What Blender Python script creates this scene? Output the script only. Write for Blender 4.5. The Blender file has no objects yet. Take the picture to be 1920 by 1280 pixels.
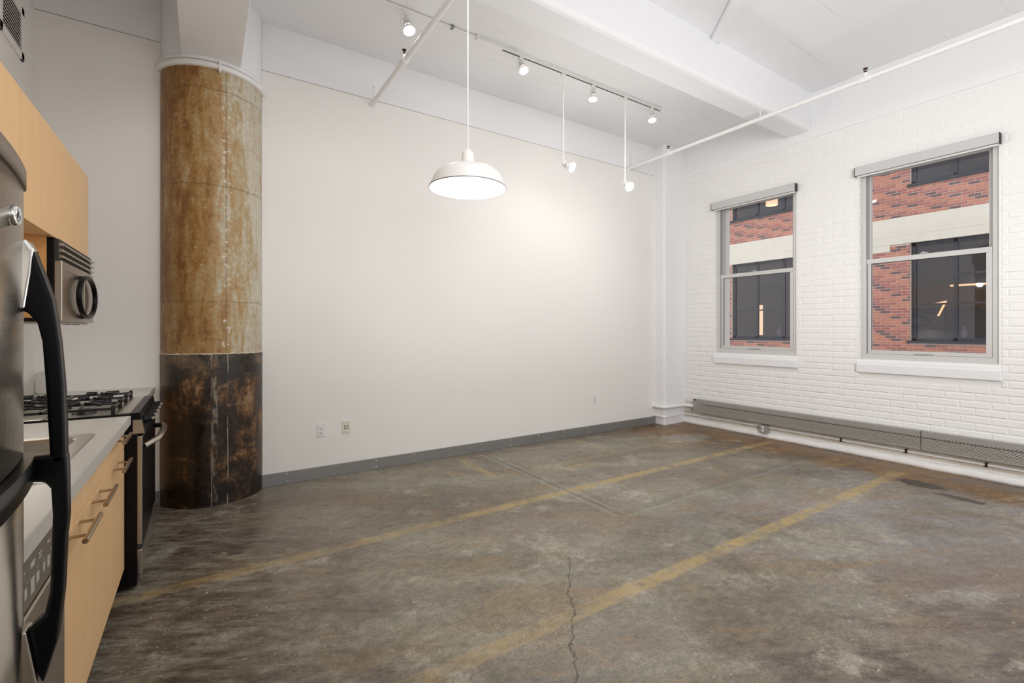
import bpy, bmesh, math, random
from mathutils import Vector, Matrix
random.seed(7)
PI = math.pi
S = bpy.context.scene
C = S.collection

# ------------------------------------------------------------------ camera, world, lights, exposure
YAW = 56.66
cam_d = bpy.data.cameras.new('camera')
cam_d.sensor_width = 36.0
cam_d.lens = 880.0 / 1920.0 * 36.0
cam_d.shift_y = -21.6 / 1920.0
cam_d.clip_start = 0.02
cam_d.clip_end = 200
cam = bpy.data.objects.new('camera', cam_d)
C.objects.link(cam)
cam.location = (0, 0, 1.36)
cam.rotation_euler = (PI / 2, 0, math.radians(YAW - 90))
S.camera = cam

S.view_settings.view_transform = 'Standard'
S.view_settings.look = 'None'
S.view_settings.exposure = 0.0
S.view_settings.gamma = 1.0
S.view_settings.use_curve_mapping = False
S.cycles.use_denoising = True
S.cycles.max_bounces = 10
S.cycles.diffuse_bounces = 6
S.cycles.transparent_max_bounces = 16
S.cycles.sample_clamp_indirect = 6.0
S.cycles.caustics_reflective = False
S.cycles.caustics_refractive = False

world = bpy.data.worlds.new('overcast_sky')
S.world = world
world.use_nodes = True
wn = world.node_tree
wn.nodes.clear()
wo = wn.nodes.new('ShaderNodeOutputWorld')
wb = wn.nodes.new('ShaderNodeBackground')
wb.inputs[0].default_value = (0.95, 0.97, 1.0, 1)
wb.inputs[1].default_value = 1.38
wn.links.new(wb.outputs[0], wo.inputs[0])


def area(name, loc, target, sx, sy, power, col=(1, 1, 1), spread=180):
    l = bpy.data.lights.new(name, 'AREA')
    l.shape = 'RECTANGLE'
    l.size, l.size_y = sx, sy
    l.energy = power
    l.color = col
    l.spread = math.radians(spread)
    o = bpy.data.objects.new(name, l)
    C.objects.link(o)
    o.location = loc
    d = Vector(target) - Vector(loc)
    o.rotation_euler = d.to_track_quat('-Z', 'Y').to_euler()
    return o


# added fill area lights; the loft has no modelled fixtures at these spots
area('fill_behind_camera', (2.6, -2.2, 3.0), (2.6, 3.0, 0.6), 4.5, 2.2, 30, (1.0, 0.99, 0.985))  # broad fill added behind the camera, no fixture there
area('fill_up', (2.7, 1.3, 0.95), (2.7, 1.5, 4.1), 4.0, 2.6, 46, (0.985, 0.99, 1.0))  # added upward fill for the ceiling, no lamp stands here
area('fill_window_wall', (0.2, -2.2, 2.2), (6.0, 1.9, 1.6), 2.0, 2.0, 106, (0.98, 0.985, 1.0), 122)  # added fill aimed at the window wall
area('fill_kitchen', (1.0, 1.5, 3.95), (-0.5, 4.2, 1.4), 0.6, 0.6, 10, (1.0, 0.98, 0.94), 110)  # unseen fill added to brighten the kitchen side and column
area('fill_from_right', (5.7, -2.2, 2.1), (-0.6, 2.4, 1.4), 3.0, 2.0, 32, (0.95, 0.97, 1.0))  # added fill inside the room, standing in for window daylight

# ------------------------------------------------------------------ mesh helpers


class MB:
    def __init__(s):
        s.v = []
        s.f = []
        s.m = []
        s.sm = []

    def add(s, vs, fs, mi=0, smooth=False):
        b = len(s.v)
        s.v += [tuple(p) for p in vs]
        for f in fs:
            s.f.append(tuple(b + i for i in f))
            s.m.append(mi)
            s.sm.append(smooth)
        return s

    def box(s, x0, x1, y0, y1, z0, z1, mi=0):
        vs = [(x, y, z) for x in (x0, x1) for y in (y0, y1) for z in (z0, z1)]
        return s.add(vs, [(0, 1, 3, 2), (4, 6, 7, 5), (0, 4, 5, 1), (2, 3, 7, 6), (0, 2, 6, 4), (1, 5, 7, 3)], mi)

    def prism(s, pts, axis, a, b, mi=0, smooth=False):
        """pts: 2D outline in the two other axes (order x,y,z without axis)"""
        n = len(pts)

        def P(p, c):
            q = list(p)
            q.insert(axis, c)
            return tuple(q)
        vs = [P(p, a) for p in pts] + [P(p, b) for p in pts]
        fs = [(i, (i + 1) % n, n + (i + 1) % n, n + i) for i in range(n)]
        s.add(vs, fs, mi, smooth)
        b = len(s.v) - 2 * n
        for f in (tuple(range(n))[::-1], tuple(range(n, 2 * n))):
            s.f.append(tuple(b + i for i in f))
            s.m.append(mi)
            s.sm.append(False)
        return s

    def tube(s, path, r, n=12, mi=0, cap=True, r2=None):
        path = [Vector(p) for p in path]
        rings = []
        up = Vector((0, 0, 1))
        prev = None
        for i, p in enumerate(path):
            if i == 0:
                t = path[1] - p
            elif i == len(path) - 1:
                t = p - path[i - 1]
            else:
                t = (path[i + 1] - p).normalized() + (p - path[i - 1]).normalized()
            t.normalize()
            if prev is None:
                a = t.cross(up)
                if a.length < 1e-3:
                    a = t.cross(Vector((1, 0, 0)))
                a.normalize()
            else:
                a = prev - t * prev.dot(t)
                a.normalize()
            prev = a
            b = t.cross(a)
            rr = r if r2 is None else r + (r2 - r) * i / (len(path) - 1)
            if isinstance(r, (list, tuple)):
                rr = r[i]
            rings.append([p + (a * math.cos(2 * PI * k / n) + b * math.sin(2 * PI * k / n)) * rr for k in range(n)])
        vs = [v for g in rings for v in g]
        fs = []
        for i in range(len(rings) - 1):
            for k in range(n):
                fs.append((i * n + k, i * n + (k + 1) % n, (i + 1) * n + (k + 1) % n, (i + 1) * n + k))
        s.add(vs, fs, mi, True)
        if cap:
            s.add(rings[0], [tuple(range(n))[::-1]], mi)
            s.add(rings[-1], [tuple(range(n))], mi)
        return s

    def lathe(s, prof, n=32, mi=0, M=None, smooth=True):
        """prof: (r, z) pairs; M maps local to world"""
        vs = []
        for r, z in prof:
            for k in range(n):
                v = Vector((r * math.cos(2 * PI * k / n), r * math.sin(2 * PI * k / n), z))
                vs.append(M @ v if M else v)
        fs = []
        for i in range(len(prof) - 1):
            for k in range(n):
                fs.append((i * n + k, i * n + (k + 1) % n, (i + 1) * n + (k + 1) % n, (i + 1) * n + k))
        s.add(vs, fs, mi, smooth)
        return s

    def disc(s, r, z, n=24, mi=0, M=None):
        vs = [Vector((r * math.cos(2 * PI * k / n), r * math.sin(2 * PI * k / n), z)) for k in range(n)]
        if M:
            vs = [M @ v for v in vs]
        return s.add(vs, [tuple(range(n))], mi)

    def mesh(s, name, mats):
        me = bpy.data.meshes.new(name)
        me.from_pydata([tuple(v) for v in s.v], [], s.f)
        for m in (mats if isinstance(mats, (list, tuple)) else [mats]):
            me.materials.append(m)
        me.polygons.foreach_set('material_index', s.m)
        me.polygons.foreach_set('use_smooth', s.sm)
        me.update()
        return me

    def build(s, name, mats, parent=None, bevel=0, seg=2, fix=True):
        me = s.mesh(name, mats)
        if fix:
            bm = bmesh.new()
            bm.from_mesh(me)
            bmesh.ops.recalc_face_normals(bm, faces=bm.faces)
            bm.to_mesh(me)
            bm.free()
        o = bpy.data.objects.new(name, me)
        C.objects.link(o)
        if parent is not None:
            put(o, parent)
        if bevel:
            md = o.modifiers.new('bevel', 'BEVEL')
            md.width = bevel
            md.segments = seg
            md.limit_method = 'ANGLE'
            md.angle_limit = math.radians(35)
        return o


def put(o, parent):
    """all meshes are written in world coordinates; keep them there under an offset parent"""
    o.parent = parent
    w = Vector((0, 0, 0))
    p = parent
    while p is not None:
        w += p.location
        p = p.parent
    o.location = o.location - w


def thing(name, label, cat, loc, group=None):
    o = bpy.data.objects.new(name, None)
    o.empty_display_size = 0.1
    C.objects.link(o)
    o.location = loc
    return tag(o, label, cat, group)


def tag(o, label, cat, group=None, kind=None):
    if label:
        o['label'] = label
    if cat:
        o['category'] = cat
    if group:
        o['group'] = group
    if kind:
        o['kind'] = kind
    return o


def struct(o):
    o['kind'] = 'structure'
    return o


def copy_tree(o, parent=None):
    c = o.copy()
    C.objects.link(c)
    c.parent = parent
    for ch in list(o.children):
        copy_tree(ch, c)
    return c


# ------------------------------------------------------------------ material helpers
class NT:
    def __init__(s, name):
        s.m = bpy.data.materials.new(name)
        s.m.use_nodes = True
        s.t = s.m.node_tree
        s.t.nodes.clear()
        s.out = s.t.nodes.new('ShaderNodeOutputMaterial')
        s.b = s.t.nodes.new('ShaderNodeBsdfPrincipled')
        s.t.links.new(s.b.outputs[0], s.out.inputs[0])
        s.tc = s.t.nodes.new('ShaderNodeTexCoord')
        s.geo = s.t.nodes.new('ShaderNodeNewGeometry')

    def n(s, k):
        return s.t.nodes.new(k)

    def L(s, a, b):
        s.t.links.new(a, b)

    def inp(s, sock, v):
        if isinstance(v, bpy.types.NodeSocket):
            s.L(v, sock)
        elif isinstance(v, (tuple, list)):
            sock.default_value = tuple(v) + ((1,) if len(v) == 3 and sock.type == 'RGBA' else ())
        else:
            sock.default_value = v

    def math(s, op, a, b=0.0, clamp=False):
        q = s.n('ShaderNodeMath')
        q.operation = op
        q.use_clamp = clamp
        s.inp(q.inputs[0], a)
        s.inp(q.inputs[1], b)
        return q.outputs[0]

    def pos(s, scale=(1, 1, 1), obj=False):
        q = s.n('ShaderNodeVectorMath')
        q.operation = 'MULTIPLY'
        s.L(s.tc.outputs['Object'] if obj else s.geo.outputs['Position'], q.inputs[0])
        q.inputs[1].default_value = scale
        return q.outputs[0]

    def xyz(s, obj=False):
        q = s.n('ShaderNodeSeparateXYZ')
        s.L(s.tc.outputs['Object'] if obj else s.geo.outputs['Position'], q.inputs[0])
        return q.outputs

    def noise(s, vec, scale, detail=4, rough=0.6, dist=0.0):
        q = s.n('ShaderNodeTexNoise')
        s.L(vec, q.inputs['Vector'])
        q.inputs['Scale'].default_value = scale
        q.inputs['Detail'].default_value = detail
        q.inputs['Roughness'].default_value = rough
        q.inputs['Distortion'].default_value = dist
        return q.outputs['Fac']

    def vor(s, vec, scale, feature='F1'):
        q = s.n('ShaderNodeTexVoronoi')
        q.feature = feature
        s.L(vec, q.inputs['Vector'])
        q.inputs['Scale'].default_value = scale
        return q.outputs['Distance']

    def ss(s, v, a, b, lo=0.0, hi=1.0):
        q = s.n('ShaderNodeMapRange')
        q.interpolation_type = 'SMOOTHSTEP'
        s.inp(q.inputs[0], v)
        q.inputs[1].default_value = a
        q.inputs[2].default_value = b
        q.inputs[3].default_value = lo
        q.inputs[4].default_value = hi
        return q.outputs[0]

    def mix(s, f, a, b, mode='MIX'):
        q = s.n('ShaderNodeMix')
        q.data_type = 'RGBA'
        q.blend_type = mode
        s.inp(q.inputs['Factor'], f)
        s.inp(q.inputs['A'], a)
        s.inp(q.inputs['B'], b)
        return q.outputs['Result']

    def ramp(s, f, stops):
        q = s.n('ShaderNodeValToRGB')
        s.inp(q.inputs[0], f)
        e = q.color_ramp.elements
        while len(e) < len(stops):
            e.new(0.5)
        for i, (p, c) in enumerate(stops):
            e[i].position = p
            e[i].color = tuple(c) + (1,)
        return q.outputs[0]

    def bump(s, h, strength=0.3, dist=0.01):
        q = s.n('ShaderNodeBump')
        q.inputs['Strength'].default_value = strength
        q.inputs['Distance'].default_value = dist
        s.L(h, q.inputs['Height'])
        s.L(q.outputs[0], s.b.inputs['Normal'])

    def set(s, col=None, rough=None, metal=None, spec=None):
        if col is not None:
            s.inp(s.b.inputs['Base Color'], col)
        if rough is not None:
            s.inp(s.b.inputs['Roughness'], rough)
        if metal is not None:
            s.inp(s.b.inputs['Metallic'], metal)
        if spec is not None:
            s.inp(s.b.inputs['Specular IOR Level'], spec)
        return s.m


def plain(name, col, rough=0.5, metal=0.0, var=0.04, scale=6, bump=0.0, bscale=60):
    t = NT(name)
    nz = t.noise(t.pos(), scale, 4)
    a = tuple(c * (1 - var) for c in col)
    b = tuple(min(1, c * (1 + var)) for c in col)
    t.set(t.mix(nz, a, b), rough, metal)
    if bump:
        t.bump(t.noise(t.pos(), bscale, 3), bump, 0.005)
    return t.m


def emit(name, col, strength):
    t = NT(name)
    t.set(col, 0.4)
    t.inp(t.b.inputs['Emission Color'], col)
    t.b.inputs['Emission Strength'].default_value = strength
    return t.m


def brushed(name, col, rough, axis=(2, 2, 220)):
    t = NT(name)
    nz = t.noise(t.pos(axis), 4, 3)
    t.set(t.mix(nz, tuple(c * .97 for c in col), tuple(min(1, c * 1.03) for c in col)),
          t.ss(nz, 0.2, 0.8, rough * .92, rough * 1.1), 1.0)
    return t.m


def m_paint(name, col, lines=False, brick=False):
    t = NT(name)
    p = t.pos()
    big = t.noise(p, 0.8, 4, 0.55)
    c = t.mix(big, tuple(k * .965 for k in col), tuple(min(1, k * 1.02) for k in col))
    fine = t.noise(p, 28, 5, 0.7)
    h = fine
    if lines:      # board-marked concrete: faint seams and pin holes
        x = t.xyz()
        w = t.math('FRACT', t.math('ADD', t.math('MULTIPLY', x['Y'], 1.0 / 0.42), t.math('MULTIPLY', big, 0.06)))
        ln = t.math('MULTIPLY', t.ss(w, 0.485, 0.5), t.ss(w, 0.515, 0.5))
        brk = t.ss(t.noise(t.pos((0.6, 3, 3)), 1.6, 3), 0.50, 0.62)
        ln = t.math('MULTIPLY', ln, brk)
        hole = t.ss(t.vor(p, 1.9), 0.035, 0.018)
        spot = t.math('MULTIPLY', hole, t.ss(t.noise(p, 1.1, 2), 0.52, 0.58))
        mask = t.math('MAXIMUM', t.math('MULTIPLY', ln, 0.28), t.math('MULTIPLY', spot, 0.5))
        c = t.mix(mask, c, (0.33, 0.32, 0.32))
        h = t.math('ADD', fine, t.math('MULTIPLY', ln, -2.0))
    if brick:
        chip = t.math('MULTIPLY', t.ss(t.vor(p, 6.0), 0.05, 0.02), t.ss(t.noise(p, 2.2, 2), 0.55, 0.6))
        c = t.mix(t.math('MULTIPLY', chip, 0.5), c, (0.35, 0.33, 0.31))
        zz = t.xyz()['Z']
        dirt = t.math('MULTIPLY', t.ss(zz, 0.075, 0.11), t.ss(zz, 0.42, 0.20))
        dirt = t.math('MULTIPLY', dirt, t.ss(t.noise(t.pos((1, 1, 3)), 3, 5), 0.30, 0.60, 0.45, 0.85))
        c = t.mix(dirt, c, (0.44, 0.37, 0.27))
        h = t.math('ADD', t.math('MULTIPLY', t.noise(p, 9, 4, .6), 1.2), t.math('MULTIPLY', fine, 0.5))
    t.set(c, 0.55)
    t.bump(h, 0.35 if brick else (0.22 if lines else 0.08), 0.008)
    return t.m


def st2(t, k):
    return t.pos((k * .8, k, k))


FD = 0.90


def m_floor():
    t = NT('concrete_floor')
    x = t.xyz()
    X_, Y_ = x['X'], x['Y']
    p = t.pos()
    rot = t.n('ShaderNodeVectorRotate')
    rot.rotation_type = 'Z_AXIS'
    t.L(t.geo.outputs['Position'], rot.inputs['Vector'])
    rot.inputs['Angle'].default_value = 0.5
    st = t.n('ShaderNodeVectorMath')
    st.operation = 'MULTIPLY'
    t.L(rot.outputs[0], st.inputs[0])
    st.inputs[1].default_value = (0.45, 1.5, 1)
    sw = st.outputs[0]
    n1 = t.noise(sw, 1.0, 8, 0.62, 0.6)
    n2 = t.noise(p, 2.6, 9, 0.74, 0.3)
    n3 = t.noise(sw, 11, 8, 0.72)
    n4 = t.noise(p, 90, 4, 0.7)
    n5 = t.noise(st2(t, 24), 1.0, 6, 0.8)
    mm = t.math('ADD', t.math('MULTIPLY', n1, 0.46), t.math('ADD', t.math('MULTIPLY', n2, 0.34), t.math('ADD', t.math('MULTIPLY', n3, 0.16), t.math('MULTIPLY', n5, 0.09))))
    mm = t.math('SUBTRACT', mm, 0.025)
    c = t.ramp(mm, [(0.38, (0.110, 0.086, 0.062)), (0.45, (0.172, 0.151, 0.112)), (0.50, (0.225, 0.208, 0.160)),
                    (0.55, (0.280, 0.264, 0.210)), (0.62, (0.380, 0.362, 0.300))])
    # cool worn area towards the right foreground
    cool = t.math('MULTIPLY', t.ss(X_, 2.0, 3.6), t.ss(Y_, 2.7, 1.6))
    cool = t.math('MULTIPLY', cool, t.ss(t.noise(sw, 1.7, 8, .68, .5), 0.34, 0.58))
    c = t.mix(t.math('MULTIPLY', cool, 0.62), c, t.mix(n3, (0.175, 0.160, 0.185), (0.430, 0.410, 0.430)))
    near = t.math('MULTIPLY', t.ss(t.math('ADD', Y_, t.math('MULTIPLY', X_, 0.25)), 2.15, 1.3), t.ss(t.noise(sw, 1.6, 9, .70, .8), 0.38, 0.56))
    c = t.mix(t.math('MULTIPLY', near, 0.85), c, t.mix(t.ss(n3, .35, .65), (0.030, 0.021, 0.018), (0.185, 0.142, 0.120)))
    och = t.math('MULTIPLY', t.ss(t.noise(sw, 2.3, 8, .7, .6), 0.50, 0.60), 0.50)
    c = t.mix(och, c, (0.250, 0.165, 0.085))
    # violet-brown blotches
    bl = t.ss(t.noise(sw, 0.9, 8, .66, 1.0), 0.48, 0.62)
    c = t.mix(t.math('MULTIPLY', bl, 0.55), c, (0.175, 0.125, 0.105))
    # kitchen side: darker, scraped
    kit = t.ss(t.math('ADD', X_, t.math('MULTIPLY', n2, 1.2)), 1.7, 0.5)
    c = t.mix(t.math('MULTIPLY', kit, 0.75), c, t.ramp(n3, [(0.40, (0.045, 0.030, 0.021)), (0.50, (0.120, 0.096, 0.076)), (0.60, (0.22, 0.205, 0.18))]))
    # rust-brown stain under the radiator and in the corner
    edge = t.ss(t.math('ADD', X_, t.math('MULTIPLY', t.math('SUBTRACT', n2, 0.5), 1.1)), 5.12, 5.42)
    cor = t.math('MULTIPLY', t.ss(t.math('ADD', X_, t.math('MULTIPLY', n1, 1.6)), 5.2, 5.9), t.ss(Y_, 2.7, 4.0))
    rust = t.math('MAXIMUM', edge, cor)
    rc = t.ramp(t.math('ADD', t.math('MULTIPLY', n3, .5), t.math('MULTIPLY', n2, .5)), [(0.42, (0.060, 0.026, 0.010)), (0.50, (0.190, 0.095, 0.028)), (0.58, (0.290, 0.190, 0.085))])
    c = t.mix(t.math('MULTIPLY', rust, 0.92), c, rc)
    # dark oily scar near the radiator
    def ell(cx, cy, rx, ry, soft=0.35):
        a = t.math('DIVIDE', t.math('SUBTRACT', X_, cx), rx)
        b = t.math('DIVIDE', t.math('SUBTRACT', Y_, cy), ry)
        d = t.math('ADD', t.math('MULTIPLY', a, a), t.math('MULTIPLY', b, b))
        d = t.math('ADD', d, t.math('MULTIPLY', t.math('SUBTRACT', t.math('ADD', t.math('MULTIPLY', n3, .5), t.math('MULTIPLY', n2, .5)), 0.5), 9.0))
        return t.ss(d, 1.0 + soft, 1.0 - soft)
    c = t.mix(t.math('MULTIPLY', ell(5.28, 1.48, 0.10, 0.16), 0.9), c, (0.022, 0.016, 0.016))
    c = t.mix(t.math('MULTIPLY', ell(5.10, 1.15, 0.06, 0.18), 0.8), c, (0.035, 0.022, 0.020))
    c = t.mix(t.math('MULTIPLY', ell(5.0, 0.72, 0.28, 0.10), 0.5), c, (0.45, 0.42, 0.36))
    c = t.mix(t.math('MULTIPLY', ell(5.05, 3.75, 0.35, 0.20), 0.6), c, (0.34, 0.34, 0.32))
    # lighter worn patches
    lp = t.ss(t.noise(p, 1.9, 9, 0.78), 0.55, 0.63)
    c = t.mix(t.math('MULTIPLY', lp, 0.5), c, (0.44, 0.41, 0.35))
    dk = t.ss(t.noise(t.pos((1.3, .8, 1)), 1.7, 9, 0.66), 0.50, 0.64)
    c = t.mix(t.math('MULTIPLY', dk, 0.40), c, (0.100, 0.080, 0.064))
    # white specks
    sp = t.math('MULTIPLY', t.ss(t.noise(p, 45, 3, .6), 0.66, 0.70), t.ss(n2, 0.45, 0.6))
    c = t.mix(t.math('MULTIPLY', sp, 0.7), c, (0.62, 0.60, 0.56))
    c = t.mix(0.34, c, t.mix(t.ss(t.math('ADD', t.math('MULTIPLY', n4, .5), t.math('MULTIPLY', n5, .5)), 0.40, 0.60), (0.12, 0.11, 0.10), (0.86, 0.85, 0.83)), 'OVERLAY')

    def rect(x0, x1, y0, y1, s=0.008):
        nx = t.math('ADD', X_, t.math('MULTIPLY', t.math('SUBTRACT', n3, 0.5), 0.02))
        ny = t.math('ADD', Y_, t.math('MULTIPLY', t.math('SUBTRACT', n3, 0.5), 0.03))
        a = t.math('MULTIPLY', t.ss(nx, x0 - s, x0 + s), t.ss(nx, x1 + s, x1 - s))
        b = t.math('MULTIPLY', t.ss(ny, y0 - s, y0 + s), t.ss(ny, y1 + s, y1 - s))
        return t.math('MULTIPLY', a, b)
    wear = t.ss(t.noise(p, 5.0, 9, 0.82), 0.40, 0.56)
    c = t.mix(1.0, c, (FD, FD * .985, FD * .955), 'MULTIPLY')
    fade1 = t.ss(X_, -0.2, 3.0, 0.50, 0.92)
    fade2 = t.ss(X_, 0.6, 3.2, 0.55, 0.95)
    ylw = t.mix(n3, (0.270, 0.175, 0.055), (0.520, 0.390, 0.165))

    def paint(mask, amt):
        nonlocal c
        k = t.math('MULTIPLY', t.math('MULTIPLY', mask, amt), t.math('ADD', t.math('MULTIPLY', wear, 0.75), 0.15))
        c = t.mix(k, c, ylw)
    paint(rect(-0.5, 5.75, 3.000, 3.090), fade1)
    paint(rect(0.3, 5.56, 1.668, 1.758), fade2)
    paint(rect(2.15, 5.0, 3.68, 3.76), 0.33)
    paint(rect(2.22, 2.29, 3.75, 4.42), 0.7)
    paint(rect(3.82, 3.88, 3.75, 4.55), 0.65)
    # worn stencilled marks between the stripes
    paint(rect(3.02, 3.06, 3.46, 3.58), 0.6)
    paint(rect(3.02, 3.20, 3.56, 3.60), 0.6)
    paint(rect(3.16, 3.20, 3.46, 3.64), 0.6)
    paint(rect(3.25, 3.29, 3.44, 3.66), 0.8)
    paint(rect(4.50, 4.56, 3.50, 3.72), 0.8)
    paint(rect(4.66, 4.71, 3.50, 3.70), 0.6)
    paint(rect(4.80, 4.85, 3.50, 3.70), 0.6)
    # grey slab joints
    j = t.math('MAXIMUM', rect(2.52, 2.545, 2.45, 4.57, 0.006), t.math('MAXIMUM', rect(2.60, 2.62, 2.45, 4.57, 0.006), rect(2.55, 5.2, 2.40, 2.415, 0.006)))
    c = t.mix(t.math('MULTIPLY', j, 0.35), c, (0.36, 0.35, 0.32))
    jd = t.math('MAXIMUM', rect(2.545, 2.60, 2.45, 4.57, 0.01), rect(2.55, 5.2, 2.415, 2.50, 0.01))
    c = t.mix(t.math('MULTIPLY', jd, 0.30), c, (0.10, 0.088, 0.072))
    # crack
    nx, ny = 0.786, -0.618
    d = t.math('ADD', t.math('MULTIPLY', X_, nx), t.math('MULTIPLY', Y_, ny))
    d = t.math('ADD', t.math('SUBTRACT', d, 0.093), t.math('MULTIPLY', t.math('SUBTRACT', t.noise(p, 5, 5, .7), 0.5), 0.16))
    ck = t.ss(t.math('ABSOLUTE', d), 0.006, 0.0015)
    ck = t.math('MULTIPLY', ck, t.math('MULTIPLY', t.ss(Y_, 2.25, 2.15), t.ss(Y_, 0.9, 1.0)))
    c = t.mix(t.math('MULTIPLY', ck, 0.75), c, (0.030, 0.026, 0.022))
    t.set(c, t.ss(t.math('ADD', t.math('MULTIPLY', n2, 0.6), t.math('MULTIPLY', n3, 0.4)), 0.35, 0.65, 0.24, 0.52), 0.0, 0.45)
    h = t.math('ADD', t.math('MULTIPLY', n3, 0.6), t.math('ADD', t.math('MULTIPLY', n4, 0.25), t.math('MULTIPLY', ck, -1.5)))
    t.bump(h, 0.35, 0.006)
    return t.m


def m_wood(name, base, axis='Z'):
    t = NT(name)
    sc = {'Z': (7, 7, 0.55), 'Y': (7, 0.55, 7)}[axis]
    g = t.noise(t.pos(sc), 6, 6, 0.6, 0.4)
    g2 = t.noise(t.pos(tuple(3 * k for k in sc)), 22, 4, 0.6)
    b = t.noise(t.pos(), 1.4, 3)
    c = t.mix(g, tuple(k * .86 for k in base), tuple(min(1, k * 1.10) for k in base))
    c = t.mix(t.math('MULTIPLY', t.ss(g2, 0.5, 0.75), 0.22), c, tuple(k * .68 for k in base))
    c = t.mix(t.math('MULTIPLY', b, 0.12), c, (0.80, 0.50, 0.28))
    t.set(c, 0.38)
    return t.m


def m_column(name, dark):
    t = NT(name)
    x = t.xyz()
    p = t.pos()
    str_ = t.noise(t.pos((7, 7, 1.3)), 1.6, 8, 0.72, 0.8)
    blot = t.noise(p, 3.4, 8, 0.7, 0.6)
    fin = t.noise(p, 34, 5, 0.75)
    a = t.math('ADD', t.math('MULTIPLY', str_, 0.48), t.math('ADD', t.math('MULTIPLY', blot, 0.28), t.math('MULTIPLY', fin, 0.24)))
    if dark:
        a = t.math('ADD', t.math('MULTIPLY', str_, 0.25), t.math('ADD', t.math('MULTIPLY', blot, 0.55), t.math('MULTIPLY', fin, 0.20)))
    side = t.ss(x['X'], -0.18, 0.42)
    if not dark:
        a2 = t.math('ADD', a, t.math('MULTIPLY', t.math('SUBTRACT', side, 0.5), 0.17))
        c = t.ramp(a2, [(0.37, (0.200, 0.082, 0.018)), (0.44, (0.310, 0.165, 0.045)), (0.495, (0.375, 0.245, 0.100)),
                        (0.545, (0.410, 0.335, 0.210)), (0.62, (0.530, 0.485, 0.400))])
        wp = t.math('MULTIPLY', t.ss(fin, 0.60, 0.68), t.ss(t.noise(t.pos((5, 5, 2)), 1.5, 4), 0.48, 0.60))
        c = t.mix(t.math('MULTIPLY', wp, 0.75), c, (0.62, 0.58, 0.50))
        # form-board seam running up the face and ring seams
        def seam(z, w=0.006):
            zz = t.math('ADD', x['Z'], t.math('MULTIPLY', t.math('SUBTRACT', t.noise(p, 9, 4), 0.5), 0.03))
            return t.ss(t.math('ABSOLUTE', t.math('SUBTRACT', zz, z)), w, w * .35)
        r = t.math('MAXIMUM', seam(3.22), t.math('MAXIMUM', seam(2.48), seam(1.58, 0.004)))
        c = t.mix(t.math('MULTIPLY', r, 0.55), c, (0.12, 0.075, 0.04))
        xx = t.math('ADD', x['X'], t.math('MULTIPLY', t.math('SUBTRACT', t.noise(p, 12, 4), 0.5), 0.02))
        v = t.ss(t.math('ABSOLUTE', t.math('SUBTRACT', xx, 0.150)), 0.007, 0.002)
        c = t.mix(t.math('MULTIPLY', v, 0.5), c, (0.16, 0.10, 0.055))
        pit = t.math('MULTIPLY', t.ss(t.math('ABSOLUTE', t.math('SUBTRACT', xx, 0.155)), 0.05, 0.01), t.ss(t.noise(p, 26, 3), 0.56, 0.64))
        c = t.mix(t.math('MULTIPLY', pit, 0.8), c, (0.66, 0.62, 0.55))
        h = t.math('ADD', fin, t.math('ADD', t.math('MULTIPLY', r, -1.5), t.math('MULTIPLY', v, -1.5)))
        t.set(c, 0.42)
        t.bump(h, 0.35, 0.008)
    else:
        c = t.ramp(a, [(0.42, (0.008, 0.005, 0.003)), (0.51, (0.022, 0.011, 0.006)), (0.545, (0.105, 0.046, 0.014)),
                       (0.58, (0.230, 0.135, 0.055)), (0.66, (0.330, 0.270, 0.190))])
        lo = t.ss(x['Z'], 0.95, 1.17)
        c = t.mix(t.math('MULTIPLY', t.math('MULTIPLY', lo, t.ss(blot, .42, .62)), 0.55), c, (0.200, 0.150, 0.095))
        xx = t.math('ADD', x['X'], t.math('MULTIPLY', t.math('SUBTRACT', t.noise(p, 5, 4), 0.5), 0.02))
        band = t.math('MULTIPLY', t.ss(xx, 0.055, 0.065), t.ss(xx, 0.100, 0.088))
        band = t.math('MULTIPLY', band, t.ss(t.noise(t.pos((4, 4, 1)), 4, 8, .8), 0.47, 0.56))
        c = t.mix(t.math('MULTIPLY', band, 0.6), c, (0.36, 0.32, 0.26))
        ln = t.math('MAXIMUM', t.ss(t.math('ABSOLUTE', t.math('SUBTRACT', xx, 0.055)), 0.004, 0.001),
                    t.ss(t.math('ABSOLUTE', t.math('SUBTRACT', xx, 0.160)), 0.005, 0.001))
        ln = t.math('MULTIPLY', ln, t.ss(t.noise(t.pos((1, 1, 2)), 3, 5), 0.42, 0.55))
        c = t.mix(t.math('MULTIPLY', ln, 0.7), c, (0.42, 0.38, 0.30))
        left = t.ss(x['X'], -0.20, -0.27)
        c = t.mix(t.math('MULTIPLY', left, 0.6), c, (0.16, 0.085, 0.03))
        t.set(c, t.ss(a, 0.4, 0.6, 0.22, 0.5))
        t.bump(t.math('ADD', fin, blot), 0.45, 0.006)
    return t.m


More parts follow.
